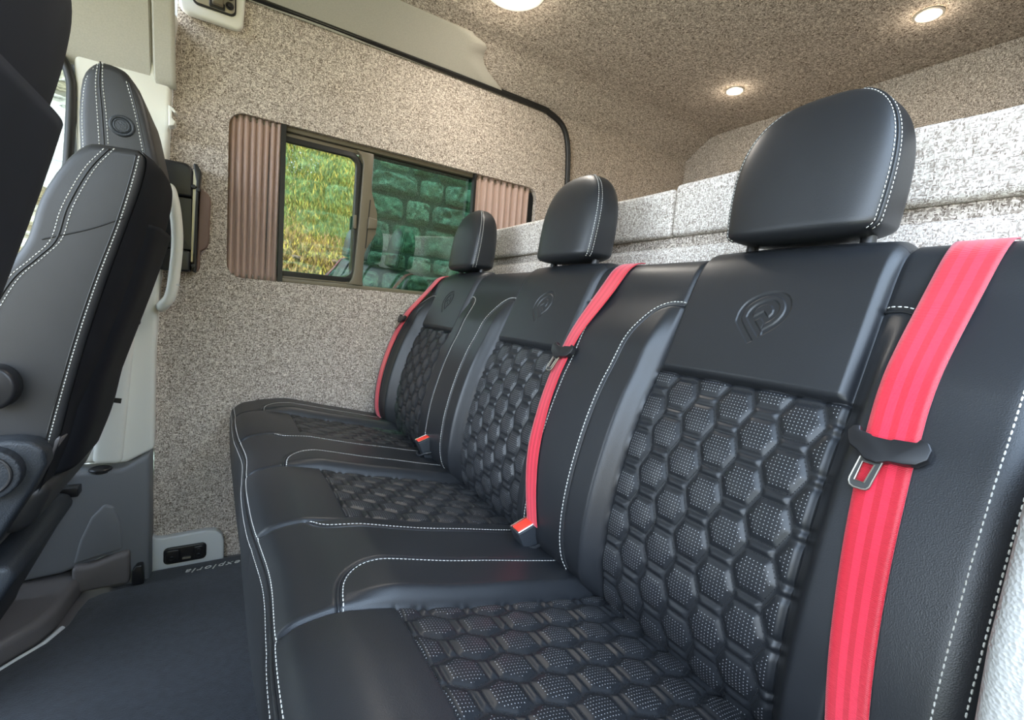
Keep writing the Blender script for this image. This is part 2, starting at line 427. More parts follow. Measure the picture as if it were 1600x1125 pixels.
# cream pillar, left of the fabric wall, with the dark panel below it
PL = [(-0.345, 0.385), (-0.262, 0.378), (-0.195, 0.415), (-0.205, 0.40), (-0.192, 0.714), (-0.166, 1.204), (-0.148, 1.65), (-0.14, 1.70), (-0.36, 1.70), (-0.365, 1.45), (-0.362, 1.22), (-0.40, 0.95), (-0.40, 0.385)]
PL.pop(3)
tr = prism('trim_3', PL, XZ, 1.735, 1.79, M_cream, bevel=0.012, seg=4); tag(tr, kind='structure')
# moulded rib running down the pillar
rib = prism('pillar_rib', [(-0.335, 0.39), (-0.268, 0.385), (-0.235, 0.80), (-0.225, 0.98), (-0.255, 0.99), (-0.30, 0.85)], XZ, 1.705, 1.74, M_cream, tr, bevel=0.02, seg=4)
slot = prism('belt_slot', rrect(-0.245, 0.80, -0.222, 0.875, 0.008), XZ, 1.700, 1.715, M_black, tr, bevel=0.003)

DP = [(-0.200, 0.0), (-0.200, 0.414), (-0.265, 0.372), (-0.40, 0.372), (-0.62, 0.372), (-0.62, 0.06), (-0.40, 0.075), (-0.30, 0.108), (-0.30, 0.0)]
tr4 = prism('trim_4', DP, XZ, 1.70, 1.79, M_grey, bevel=0.014, seg=4); tag(tr4, kind='structure')
# hollow arch in it: a raised rim with a set-back face
arch = [(-0.375, 0.10), (-0.36, 0.17), (-0.335, 0.235), (-0.305, 0.272), (-0.282, 0.262), (-0.268, 0.21), (-0.264, 0.125)]
prism('arched_recess', arch, XZ, 1.693, 1.71, M_grey, tr4, bevel=0.008, seg=4)
prism('lower_lip', [(-0.246, 0.10), (-0.246, 0.122), (-0.28, 0.115), (-0.33, 0.098), (-0.375, 0.10), (-0.375, 0.02), (-0.246, 0.02)], XZ, 1.675, 1.72, M_sill, tr4, bevel=0.012, seg=4)
ring = MB().tube([(-0.315 + 0.022 * math.cos(a), 1.712 + 0.022 * math.sin(a), 0.374) for a in np.linspace(0, 2 * math.pi, 24, endpoint=False)], 0.005, 8, closed=True).build('socket_ring', M_black, tr4)
prism('socket_cap', [(-0.315 + 0.02 * math.cos(a), 1.712 + 0.02 * math.sin(a)) for a in np.linspace(0, 2 * math.pi, 20, endpoint=False)], XY, 0.365, 0.377, M_black, tr4)

# cab step and the raised cab floor
CF = [(-1.8, -0.1), (-0.62, -0.1), (-0.60, 0.9), (-0.545, 1.25), (-0.50, 1.36), (-0.443, 1.428), (-0.394, 1.485), (-0.372, 1.54), (-0.362, 1.63), (-0.352, 1.72), (-0.36, 1.78), (-1.8, 1.78)]
tr5 = prism('trim_5', CF, XY, 0.0, 0.066, M_sill, bevel=0.02, seg=4); tag(tr5, kind='structure')
MB().tube(catmull([(-0.60, 1.1, 0.008), (-0.535, 1.28, 0.008), (-0.435, 1.42, 0.008), (-0.385, 1.48, 0.008), (-0.362, 1.535, 0.008)], 6), 0.007, 8).build('step_edging', M_pale, tr5)

# cab side headliner above the pillar, curving in to the roof
cp = [(1.75, 1.49), (1.735, 1.51), (1.72, 1.56), (1.71, 1.62), (1.69, 1.70), (1.64, 1.78), (1.55, 1.85), (1.40, 1.90), (0.9, 1.93), (0.3, 1.93), (-0.12, 1.87)]
xs = [-1.5, -0.8, -0.37, -0.25, -0.203, -0.198, -0.19, -0.155, -0.143]
P = np.array([[(x, y + (0.012 if x in (-0.198,) else 0) - (0.012 if x > -0.195 else 0), z) for x in xs] for y, z in cp])
h2 = grid('trim_6', P, M_headliner, smooth=60, flip=True); tag(h2, kind='structure')
so = h2.modifiers.new('thick', 'SOLIDIFY'); so.thickness = 0.01; so.offset = 1

# driver's door: window opening with a black seal, sill below
dw = prism('door_1', [(-1.35, 0.06), (-0.37, 0.06), (-0.37, 1.52), (-0.9, 1.52), (-1.35, 1.0)], XZ, 1.76, 1.80, M_grey, holes=[[(-0.415, 0.93), (-0.375, 1.40), (-0.385, 1.485), (-0.86, 1.485), (-1.25, 0.95)]]); tag(dw, kind='structure')
w3 = prism('window_2', [(-0.405, 0.93), (-0.37, 1.40), (-0.38, 1.49), (-0.86, 1.49), (-1.26, 0.94)], XZ, 1.778, 1.782, M_clear); tag(w3, kind='structure')
MB().tube(catmull([(-0.395, 1.735, 0.90), (-0.388, 1.735, 1.10), (-0.377, 1.735, 1.25), (-0.369, 1.735, 1.40), (-0.371, 1.735, 1.45), (-0.385, 1.735, 1.49), (-0.42, 1.735, 1.51), (-0.6, 1.735, 1.515)], 8), 0.011, 10).build('window_seal', M_rubber, dw)

# light grained side trim beside the near end of the bench
tn = [(0.400, 0.86), (0.392, 0.828), (0.386, 0.80), (0.374, 0.75), (0.378, 0.70), (0.385, 0.62), (0.39, 0.30), (1.2, 0.30), (1.2, 0.88), (0.44, 0.88)]
tr7 = prism('trim_7', tn, XZ, -0.02, 0.060, M_trim, bevel=0.012, seg=4); tag(tr7, kind='structure')
prism('moulded_pad', rrect(0.44, 0.34, 1.0, 0.69, 0.06), XZ, 0.054, 0.068, M_trim, tr7, bevel=0.012, seg=4)

# ------------------------------------------------------------------ sliding window in the far wall
win = bpy.data.objects.new('window_1', None); C.objects.link(win); tag(win, kind='structure')
YF = 1.806
fr = prism('outer_frame', rrect(-0.05, 0.93, 1.21, 1.53, 0.05), XZ, YF + 0.014, YF + 0.055, M_rubber, win, holes=[rrect(0.13, 0.978, 1.13, 1.47, 0.03)])
rbox('top_track', (-0.0, YF - 0.006, 1.474), (1.16, YF + 0.014, 1.492), M_bronze, win, 0.002)
rbox('top_track', (0.14, YF - 0.002, 1.457), (0.448, YF + 0.012, 1.470), M_bronze, win, 0.002)
rbox('bottom_track', (0.0, YF - 0.006, 0.966), (1.16, YF + 0.014, 0.980), M_bronze, win, 0.002)
rbox('bottom_track', (0.14, YF - 0.002, 0.981), (0.43, YF + 0.012, 0.990), M_bronze, win, 0.002)
gk = prism('gasket', rrect(0.10, 0.988, 0.408, 1.458, [0.0, 0.05, 0.045, 0.0]), XZ, YF - 0.003, YF + 0.036, M_rubber, win, holes=[rrect(0.12, 1.006, 0.388, 1.440, [0.0, 0.035, 0.03, 0.0])], bevel=0.003)
tilt = lambda a, b, d: (a, d - (b - 1.22) * 0.055, b)      # the van's flank leans in towards the roof
prism('sliding_pane', rrect(0.10, 0.99, 0.41, 1.455, 0.02), tilt, YF + 0.020, YF + 0.023, M_glass, win)
prism('fixed_pane', rrect(0.40, 0.965, 1.16, 1.485, 0.02), tilt, YF + 0.030, YF + 0.033, M_glass_fixed, win)
ST = [(0.372, 0.982), (0.425, 0.980), (0.4255, 1.05), (0.428, 1.10), (0.437, 1.125), (0.455, 1.155), (0.466, 1.18), (0.470, 1.215), (0.468, 1.255), (0.457, 1.29), (0.446, 1.325), (0.443, 1.36), (0.446, 1.467), (0.380, 1.467), (0.40, 1.452), (0.41, 1.425), (0.404, 1.25), (0.392, 1.03), (0.385, 1.00)]
stl = prism('stile', ST, XZ, YF - 0.014, YF + 0.012, M_bronze, win, bevel=0.003)
prism('latch', [(0.433, 1.192), (0.467, 1.197), (0.469, 1.232), (0.435, 1.236)], XZ, YF - 0.022, YF - 0.01, M_bronze, stl, bevel=0.003)
prism('latch_groove', [(0.428, 1.12), (0.432, 1.12), (0.442, 1.30), (0.438, 1.30)], XZ, YF - 0.0145, YF - 0.01, M_rubber, stl)
prism('finger_pull', rrect(0.383, 1.186, 0.394, 1.236, 0.003), XZ, YF - 0.014, YF - 0.004, M_bronze, stl, bevel=0.002)

def curtain(name, x0, x1, zt, zb, label, seed, lean=0.0, folds=8):
    r = np.random.default_rng(seed); n = 150; m_ = 26
    u = np.linspace(0, 1, n); ph = np.cumsum(0.7 + 0.6 * r.random(n)); ph = ph / ph[-1] * 2 * np.pi * folds
    P = np.zeros((m_, n, 3))
    for i, t in enumerate(np.linspace(0, 1, m_)):
        amp = 0.0055 + 0.003 * math.sin(t * 3)
        warp = 0.004 * np.sin(5 * u + 3 * t)
        P[i, :, 0] = x0 + (x1 - x0) * (u + warp * (u * (1 - u)) * 4) + lean * t
        P[i, :, 1] = W + 0.018 + amp * np.sin(ph + 0.5 * np.sin(2.3 * t + 6 * u)) + 0.0015 * np.sin(0.37 * ph)
        P[i, :, 2] = zt + (zb - zt) * t
    c = grid(name, P, M_curtain, smooth=180)
    so = c.modifiers.new('thick', 'SOLIDIFY'); so.thickness = 0.0015
    return tag(c, label, 'curtain', 'window curtains')
curtain('curtain', -0.012, 0.138, 1.487, 0.967, 'pleated brown curtain drawn to the front end of the sliding window', 3, -0.004)
curtain('curtain', 0.868, 1.140, 1.487, 0.99, 'pleated brown curtain gathered at the rear end of the window behind the headrests', 5, 0.0, 9)
MB().box((0.137, YF - 0.024, 0.966), (0.152, YF + 0.0, 1.492)).build('curtain_stop', M_rubber, win)
MB().box((0.858, YF - 0.024, 0.966), (0.868, YF + 0.0, 1.490)).build('curtain_stop', M_rubber, win)

# ------------------------------------------------------------------ exterior: dry stone wall, ground, willows
gr = prism('ground', [(-30, -30), (30, -30), (30, 30), (-30, 30)], XY, -0.62, -0.60, M_ground); tag(gr, kind='structure')
sw = prism('stone_wall', [(-4.5, -0.6), (3.6, -0.6), (3.6, 3.4), (-4.5, 3.4)], XZ, 2.86, 3.2, M_mortar); tag(sw, kind='structure')
def stone_mesh(seed):
    r = np.random.default_rng(seed); n = 11; mv = 8
    P = np.zeros((mv, n, 3))
    for i in range(mv):
        for j in range(n):
            u = j / (n - 1) * 2 - 1; v = i / (mv - 1) * 2 - 1
            e = 1 - 0.10 * (abs(u) * abs(v)) ** 2
            d = (max(0, 1 - abs(u) ** 14) * max(0, 1 - abs(v) ** 12)) ** 0.5
            P[i, j] = (u * 0.5 * e + r.normal(0, 0.010), -d * (0.45 + 0.55 * r.random()), v * 0.5 * e + r.normal(0, 0.018))
    idx = np.arange(n * mv).reshape(mv, n)
    F = np.stack([idx[:-1, :-1], idx[:-1, 1:], idx[1:, 1:], idx[1:, :-1]], -1).reshape(-1, 4)
    return P.reshape(-1, 3), F
stone_lib = []
for k in range(10):
    V, F = stone_mesh(k); me = quads_np('stone', V, F); me.materials.append(M_stones[k % 5]); me.polygons.foreach_set('use_smooth', [True] * len(F)); stone_lib.append(me)
z = -0.05; nst = 0
while z < 2.25 and nst < 290:
    h = random.uniform(0.11, 0.19); x = -3.0 + random.uniform(-0.2, 0)
    while x < 3.0 and nst < 290:
        l = random.uniform(0.16, 0.40)
        s = bpy.data.objects.new('stone', random.choice(stone_lib)); C.objects.link(s); s.parent = sw
        s.location = (x + l / 2, 2.865, z + h / 2); s.scale = (l - 0.014, random.uniform(0.04, 0.10), h - 0.012)
        s.rotation_euler = (0, random.uniform(-0.04, 0.04), 0)
        x += l; nst += 1
    z += h

M_bank = mat('dry_bank', (0.24, 0.17, 0.075), 0.95, spec=0.05, noise=0.55, nscale=9)
n_ = 60; P = np.zeros((10, n_, 3)); xs_ = np.linspace(-14, 14, n_)
for i, t in enumerate(np.linspace(0, 1, 10)):
    P[i, :, 0] = xs_; P[i, :, 1] = -9.0 - 2.5 * t ** 1.5 + 0.5 * np.sin(xs_ * 1.3) + rng.normal(0, 0.12, n_); P[i, :, 2] = -0.65 + 3.6 * t ** 0.8 + rng.normal(0, 0.10, n_)
bk = grid('hillside_ground', P, M_bank, smooth=180, flip=True); tag(bk, kind='structure')

def willow(x, y, h, rad, n, label, seed, mi):
    r = np.random.default_rng(seed)
    t = empty('willow_tree', label, 'tree', group='trees behind the van')
    tk = MB().tube([(x, y, -0.6), (x + 0.08, y, 0.5), (x - 0.05, y + 0.05, h * 0.6), (x + 0.1, y, h)], [0.22, 0.17, 0.13, 0.06], 10)
    for k in range(6):
        a = k * 1.05; tk.tube([(x, y, h * 0.55), (x + rad * 0.4 * math.cos(a), y + rad * 0.4 * math.sin(a), h * 0.85), (x + rad * 0.8 * math.cos(a), y + rad * 0.8 * math.sin(a), h * 0.9)], [0.07, 0.05, 0.02], 6)
    tk.build('trunk', M_bark, t)
    # hanging strands of narrow leaves
    for q, m in enumerate(mi):
        k = n // len(mi)
        a = r.random(k) * 2 * np.pi; rr = rad * np.sqrt(r.random(k)); px = x + rr * np.cos(a); py = y + rr * np.sin(a)
        top = h * (1.05 - 0.5 * (rr / rad) ** 2) + r.normal(0, 0.15, k); ln = (0.5 + r.random(k)) * h * 0.42
        L = 14; c = np.zeros((k, L, 3)); f = np.linspace(0, 1, L)
        c[:, :, 0] = px[:, None] + 0.1 * np.sin(3 * f + a[:, None]) + r.normal(0, 0.03, (k, L)); c[:, :, 1] = py[:, None] + 0.1 * np.cos(3 * f + a[:, None]) + r.normal(0, 0.03, (k, L)); c[:, :, 2] = top[:, None] - ln[:, None] * f + r.normal(0, 0.02, (k, L))
        c = c.reshape(-1, 3); c = c[c[:, 2] > -0.5]; K = len(c)
        d = r.normal(0, 1, (K, 3)); d[:, 2] = -2.6; d /= np.linalg.norm(d, axis=1, keepdims=True)
        s = np.cross(d, r.normal(0, 1, (K, 3))); s /= np.linalg.norm(s, axis=1, keepdims=True)
        ll = (0.07 + 0.07 * r.random((K, 1))); ww = 0.008
        V = np.stack([c, c + d * ll * 0.5 + s * ww, c + d * ll, c + d * ll * 0.5 - s * ww], 1).reshape(-1, 3)
        o = link('foliage', quads_np('foliage', V, np.arange(4 * K).reshape(K, 4)), M_leaf[m], t, None); o['kind'] = 'stuff'
    return t
willow(0.5, -6.4, 4.6, 1.6, 5200, 'green willow with hanging fronds, mirrored in the sliding pane', 11, (0, 0, 1))
willow(3.1, -9.0, 4.4, 1.4, 4000, 'yellowing willow mirrored beside the window stile', 12, (1, 0, 2))
bush = willow(1.0, -3.8, 1.0, 0.7, 2600, 'low straw coloured bush mirrored along the foot of the sliding pane', 13, (2, 1, 2))
bush.name = 'bush'; bush['category'] = 'bush'; del bush['group']

# ------------------------------------------------------------------ the bench
bench = empty('bench_seat', 'black leather three-person bench seat with hexagon quilting along the van', 'bench')
YA, YB = 0.058, 1.745
SEATS = [(0.226, 0.497), (0.737, 1.022), (1.288, 1.573)]
CSEAT = [(0.222, 0.513), (0.757, 1.032), (1.290, 1.560)]

bp_ = catmull([(0.60, 0.38), (0.555, 0.425), (0.526, 0.465), (0.511, 0.51), (0.506, 0.56), (0.515, 0.64), (0.537, 0.725), (0.563, 0.795), (0.590, 0.850), (0.637, 0.96), (0.660, 1.008), (0.680, 1.030), (0.705, 1.038), (0.74, 1.032), (0.765, 1.005), (0.772, 0.95), (0.76, 0.8), (0.72, 0.6), (0.68, 0.42)], 16)
bd = np.r_[0, np.cumsum(np.linalg.norm(np.diff(bp_, axis=0), axis=1))]
bt = np.gradient(bp_, bd, axis=0); bt /= np.linalg.norm(bt, axis=1, keepdims=True)
bn = np.stack([-bt[:, 1], bt[:, 0]], 1)        # outward: -X side at the front
kz = int(np.argmax(bp_[:, 1] > 1.0385 - 0.002))
def t_of_z(z): return float(np.interp(z, bp_[:kz, 1], bd[:kz]))
T_TOP = bd[kz]
def zf(t): return np.interp(np.minimum(t, T_TOP), bd, bp_[:, 1])

def gap_field(y, seats, ya, yb, rise, soft=0.028):
    """0 on the seat panels, rise between them"""
    g = np.zeros_like(y)
    e = [ya] + [v for s in seats for v in s] + [yb]
    for i in range(0, len(e), 2):
        a, b = e[i], e[i + 1]
        la = 1.0 if i == 0 else None; lb = 1.0 if i == len(e) - 2 else None
        ua = np.ones_like(y) if la else sstep(y, a - 0.002, a + soft)
        ub = np.ones_like(y) if lb else sstep(-y, -b - 0.002, -b + soft)
        g = np.maximum(g, np.where((y >= a - 0.002) & (y <= b + 0.002), ua * ub, 0) * (rise if not (la or lb) else rise * 1.25))
    return g
def back_arc(edge, sgn, off=0.075):
    z = [0.957, 0.955, 0.945, 0.928, 0.895, 0.84, 0.76, 0.66, 0.58, 0.53, 0.50]
    k = [0.0, 0.35, 0.62, 0.78, 0.93, 1.0, 1.04, 1.03, 1.0, 0.92, 0.80]
    p = catmull([(edge + sgn * off * a, t_of_z(b)) for a, b in zip(k, z)], 6)
    return p
BARCS = []
for i, (a, b) in enumerate(SEATS):
    BARCS.append(back_arc(a, -1, (0.063, 0.050, 0.075)[i])); BARCS.append(back_arc(b, 1))
T_H = t_of_z(0.848)         # seam between head panel and quilting
T_LO = t_of_z(0.47)
HX = dict(a=0.0425, b=0.062)
def hexd(u, v, a=0.0425, b=0.062, w_=0.057):
    e = 2 * a - w_; best = np.full(u.shape, -1.0)
    ln = math.hypot(b / 2, (w_ - e) / 2)
    for k in (0, 1):
        uu = u - k * a; vv = v - k * b / 2
        du = np.abs(uu - np.round(uu / (2 * a)) * 2 * a); dv = np.abs(vv - np.round(vv / b) * b)
        d = np.minimum(b / 2 - dv - 0.0055, (b / 2 * (w_ / 2 - du) - (w_ - e) / 2 * dv) / ln)
        best = np.maximum(best, d)
    return best
def pad_height(d, h=0.0038):
    # pad domes up from the stitched channel; a soft roll runs along the wide level channels
    return h * (0.62 * sstep(d, 0.0012, 0.0105) + 0.38 * sstep(d, 0.003, 0.024)) - 0.0012 * np.exp(-((d - 0.0016) / 0.0014) ** 2) + 0.0024 * sstep(-d, 0.0, 0.0045)
HEX_OFF = [(0.352, t_of_z(0.820)), (0.880, t_of_z(0.822)), (1.432, t_of_z(0.824))]
def roll(y, a, b, r):
    d = np.maximum(0, np.maximum(a + r - y, y - (b - r))); d = np.minimum(d, r)
    return r - np.sqrt(np.maximum(0, r * r - d * d))
def back_h(y, t, quilt=True):
    z = zf(t)
    win = sstep(-z, -0.985, -0.87) * sstep(z, 0.44, 0.52) * (t <= T_TOP)
    h = gap_field(y, SEATS, YA, YB, 0.024) * win
    h += 0.010 * np.where(y > 1.60, sstep(y, 1.60, 1.68), 0) * win
    front = (t <= T_TOP + 0.03)
    for i, (a, b) in enumerate(SEATS):
        ins = (y >= a - 1e-6) & (y <= b + 1e-6)
        c = (y - a) / (b - a)
        pill = np.where(ins, np.clip(4 * c * (1 - c), 0, 1) ** 0.7, 0)
        up = sstep(t, T_H - 0.0015, T_H + 0.012)
        h += np.where(ins & (t > T_H) & front, 0.007 * up * sstep(np.minimum(y - a, b - y), 0, 0.014) + 0.004 * pill, 0)
        d = hexd(y - HEX_OFF[i][0], t - HEX_OFF[i][1])
        q = (ins & (t <= T_H) & (t > T_LO - 0.03))
        if quilt: h += np.where(q, pad_height(d) + 0.002 * pill - 0.001, 0)
        for e in (a, b): h -= 0.0045 * np.exp(-((y - e) / 0.0032) ** 2) * front * sstep(t, 0.02, 0.06)
        h -= 0.005 * np.exp(-((t - T_H) / 0.003) ** 2) * ins
    for arc in BARCS:
        m = (np.abs(y - arc[:, 0].mean()) < 0.1) & front
        if m.any():
            d = polydist(y[m], t[m], arc)
            h[m] -= 0.0035 * np.exp(-(d / 0.003) ** 2)
    h -= roll(y, YA, YB, 0.045) * (1 + 0 * t)
    return h
def back_pt(y, t, off=0.0, quilt=True):
    y = np.asarray(y, float); t = np.asarray(t, float)
    h = back_h(y, t, quilt) + off
    x = np.interp(t, bd, bp_[:, 0]) + h * np.interp(t, bd, bn[:, 0]); z = np.interp(t, bd, bp_[:, 1]) + h * np.interp(t, bd, bn[:, 1])
    return np.stack([x, y, z], -1)
def surf_path(fn, uv, step=0.002, off=0.0003):
    p = resample(np.asarray(uv, float), step)
    P = fn(p[:, 0], p[:, 1], off); e = 0.0025
    A = fn(p[:, 0] + e, p[:, 1], off) - fn(p[:, 0] - e, p[:, 1], off); B = fn(p[:, 0], p[:, 1] + e, off) - fn(p[:, 0], p[:, 1] - e, off)
    N = np.cross(A, B); N /= np.maximum(np.linalg.norm(N, axis=1, keepdims=True), 1e-9)
    return P, N
def offset_path(p, d):
    p = np.asarray(p, float); t = np.gradient(p, axis=0); t /= np.maximum(np.linalg.norm(t, axis=1, keepdims=True), 1e-9)
    return p + np.stack([-t[:, 1], t[:, 0]], 1) * d

def spaced(breaks, step):
    out = [breaks[0]]
    for a, b in zip(breaks[:-1], breaks[1:]):
        n = max(1, int(round((b - a) / step))); out += list(np.linspace(a, b, n + 1)[1:])
    return np.array(out)
ys = spaced([YA, YA + 0.045] + [v for s in SEATS for v in s] + [YB - 0.045, YB], 0.0023)
ts = np.r_[spaced([0.0, T_H, T_TOP], 0.0023), np.linspace(T_TOP, bd[-1], 60)[1:]]
YY, TT = np.meshgrid(ys, ts)
PB = back_pt(YY, TT)
cy = (YY[:-1, :-1] + YY[1:, 1:]) / 2; ct = (TT[:-1, :-1] + TT[1:, 1:]) / 2
panel = np.zeros(cy.shape, int)
T_HEAD = T_TOP - 0.012
for i, (a, b) in enumerate(SEATS):
    ins = (cy > a) & (cy < b)
    panel[ins & (ct < T_H)] = 1 + i
    panel[ins & (ct > T_H) & (ct < T_HEAD)] = 11 + i
shell = grid('backrest', PB, M_leather, bench, mask=(panel == 0), flip=True)
# close the two ends of the shell
for yv in (YA, YB):
    col = PB[:, 0 if yv == YA else -1]
    k = list(range(0, len(col), 6))
    me = mesh_py('backrest_side', [tuple(col[i]) for i in k], [tuple(range(len(k)))])
    link('backrest_side', me, M_leather, shell)
UV = np.stack([YY, TT], -1)
PADB = np.full(YY.shape, -1.0)
for i in range(3):
    k = (YY >= SEATS[i][0] - 1e-6) & (YY <= SEATS[i][1] + 1e-6)
    PADB = np.where(k, np.minimum(hexd(YY - HEX_OFF[i][0], TT - HEX_OFF[i][1]), np.minimum(YY - SEATS[i][0], SEATS[i][1] - YY) + 0.002), PADB)
OUT = [(0.0077, -0.0381), (0.0326, -0.0114), (0.0359, -0.0028), (0.0354, 0.0091), (0.0298, 0.021), (0.0181, 0.0308), (0.0042, 0.0361), (-0.0078, 0.0375), (-0.019, 0.0352), (-0.0278, 0.0286), (-0.0329, 0.017), (-0.0326, 0.0063), (-0.0287, -0.0039), (-0.0211, -0.0135), (-0.008, -0.0257)]
EP1 = [(0.0014, -0.0336), (0.0253, -0.008), (0.0287, 0.0015), (0.0276, 0.0123), (0.0216, 0.0202), (0.0126, 0.027), (0.0017, 0.0314), (-0.0105, 0.0306), (-0.0204, 0.0248), (-0.0257, 0.015), (-0.025, 0.0041), (-0.0184, -0.0072), (-0.0055, -0.0179)]
EP2 = [(-0.0037, -0.0289), (0.0198, -0.0038), (0.0221, 0.0018), (0.021, 0.0087), (0.0161, 0.0165), (0.0081, 0.0224), (-0.001, 0.0259), (-0.0095, 0.0246), (-0.0162, 0.0193), (-0.019, 0.012), (-0.0178, 0.0038), (-0.0133, -0.0029), (-0.0066, -0.0085)]
EPI = [(0.0129, 0.0004), (0.0142, 0.006), (0.0117, 0.0128), (0.0065, 0.0172), (-0.0, 0.0188), (-0.0068, 0.0172), (-0.0113, 0.0118), (-0.0116, 0.0062), (-0.0082, 0.0005), (0.0006, 0.0094)]
EPN = [(0.0082, -0.0051), (-0.0046, -0.0184), (-0.0061, -0.0085), (0.0026, -0.0001)]
def smooth_poly(p, n=5): return [tuple(q) for q in catmull(p, n)]
EO = smooth_poly(OUT) ; E1 = smooth_poly(EP1); E2 = smooth_poly(EP2)
CH1 = EO + E1[::-1]
def emboss(u, v):
    def sd(poly):
        d = polydist(u, v, list(poly) + [poly[0]]); return np.where(inpoly(u, v, poly), d, -d)
    a = sd(CH1); b = np.minimum(np.minimum(sd(E2), -sd(EPI)), -sd(EPN))
    return -0.0016 * sstep(np.maximum(a, b), -0.0006, 0.0007)
panel_stitch = []
for i, (a, b) in enumerate(SEATS):
    q = grid('quilted_panel', PB, M_quilt, bench, uv=UV, attr=PADB, mask=(panel == 1 + i), flip=True)
    # head panel on a finer grid so the pressed emblem is crisp
    step = 0.0009 if i < 2 else 0.0013
    y2 = np.linspace(a, b, int((b - a) / step)); t2 = np.linspace(T_H, T_HEAD, int((T_HEAD - T_H) / step))
    Y2, T2 = np.meshgrid(y2, t2)
    cyy = (a + b) / 2 - 0.006; ctt = t_of_z(0.938)
    em = np.zeros_like(Y2); k = (np.abs(Y2 - cyy) < 0.05) & (np.abs(T2 - ctt) < 0.055)
    em[k] = emboss(Y2[k] - cyy, (T2[k] - ctt) * 0.95)
    grid('head_panel', back_pt(Y2, T2, em), M_leather, bench, flip=True)['label'] = 'smooth leather head panel with a pressed drop-shaped emblem'
    panel_stitch.append(q)
def hex_outlines(ya, yb, ta, tb, oy, ot, fn, a=0.0425, b=0.062, w_=0.057):
    e = 2 * a - w_; paths = []
    ins_h, ins_s = 0.0072, 0.0022
    sl = ((w_ - e) / 2) / (b / 2); cosf = math.cos(math.atan(sl))
    hb = b / 2 - ins_h; W2 = w_ / 2 - ins_s / cosf; E2_ = W2 - hb * sl
    poly = [(-E2_, hb), (E2_, hb), (W2, 0), (E2_, -hb), (-E2_, -hb), (-W2, 0), (-E2_, hb)]
    for k in (0, 1):
        for i in range(-8, 9):
            for j in range(-14, 15):
                cu = oy + (2 * i + k) * a; cv = ot + (j + k / 2) * b
                if cu < ya - w_ or cu > yb + w_ or cv < ta - b or cv > tb + b: continue
                pp = resample(np.array([(cu + u, cv + v) for u, v in poly]), 0.0022)
                ok = (pp[:, 0] > ya + 0.003) & (pp[:, 0] < yb - 0.003) & (pp[:, 1] > ta + 0.003) & (pp[:, 1] < tb - 0.003)
                run = []
                for q, o_ in zip(pp, ok):
                    if o_: run.append(q)
                    else:
                        if len(run) > 2: paths.append(surf_path(fn, run, 0.0024))
                        run = []
                if len(run) > 2: paths.append(surf_path(fn, run, 0.0024))
    return paths
for i, (a, b) in enumerate(SEATS):
    pa = hex_outlines(a, b, T_LO - 0.01, T_H, *HEX_OFF[i], back_pt)
    stitches('stitching', pa, M_black_thread, panel_stitch[i], 0.0031, 0.0022, 0.00078)
# piping and white stitching of the backrest
wst = []
for n, arc in enumerate(BARCS):
    P, N = surf_path(back_pt, arc, 0.004, 0.0008)
    MB().tube(P, 0.0021, 8).build('piping', M_leather, shell, 180)
    sgn = 1 if n % 2 else -1
    wst.append(surf_path(back_pt, offset_path(arc, 0.0052 * sgn), 0.003, 0.0004))
for yv in (0.097, 0.080):
    wst.append(surf_path(back_pt, [(yv, t_of_z(0.46)), (yv, t_of_z(0.7)), (yv, t_of_z(0.95)), (yv, t_of_z(1.03))], 0.004, 0.0004))
wst.append(surf_path(back_pt, [(1.718, t_of_z(0.46)), (1.718, t_of_z(1.03))], 0.004, 0.0004))
stitches('stitching', wst, M_thread, shell, 0.0062, 0.0048, 0.0008)['label'] = 'white thread stitching'

# ---- cushion
cpf = catmull([(0.08, 0.14), (0.055, 0.20), (0.040, 0.30), (0.031, 0.40), (0.028, 0.48), (0.029, 0.520), (0.034, 0.540), (0.044, 0.552), (0.062, 0.5615), (0.10, 0.5655), (0.135, 0.560), (0.17, 0.552), (0.28, 0.524), (0.36, 0.507), (0.45, 0.487), (0.54, 0.470), (0.60, 0.462)], 14)
cd = np.r_[0, np.cumsum(np.linalg.norm(np.diff(cpf, axis=0), axis=1))]
ctn = np.gradient(cpf, cd, axis=0); ctn /= np.linalg.norm(ctn, axis=1, keepdims=True)
cn = np.stack([-ctn[:, 1], ctn[:, 0]], 1)
k0 = int(np.argmin(cpf[:, 0]))
def s_of_x(x): return float(np.interp(x, cpf[k0:, 0], cd[k0:]))
S_PIPE = s_of_x(0.0345); S_FRONT = s_of_x(0.176); S_END = cd[-1]
def cush_arc(edge, sgn, off=0.088):
    x = [0.106, 0.108, 0.115, 0.130, 0.155, 0.20, 0.28, 0.38, 0.47, 0.52]
    k = [0.0, 0.28, 0.58, 0.82, 0.97, 1.02, 1.02, 1.0, 0.97, 0.93]
    return catmull([(edge + sgn * off * b, s_of_x(a)) for a, b in zip(x, k)], 6)
CARCS = []
for n, (a, b) in enumerate(CSEAT):
    if n == 1: CARCS.append(cush_arc(a, -1, 0.05))
    else: CARCS.append(cush_arc(a, -1, 0.06))
    CARCS.append(cush_arc(b, 1, 0.088 if n < 2 else 0.085))
CHEX = [(0.469, s_of_x(0.212)), (0.995, s_of_x(0.215)), (1.52, s_of_x(0.215))]
HKW = dict(a=0.0395, b=0.066, w_=0.053)
CYA, CYB = 0.075, 1.738
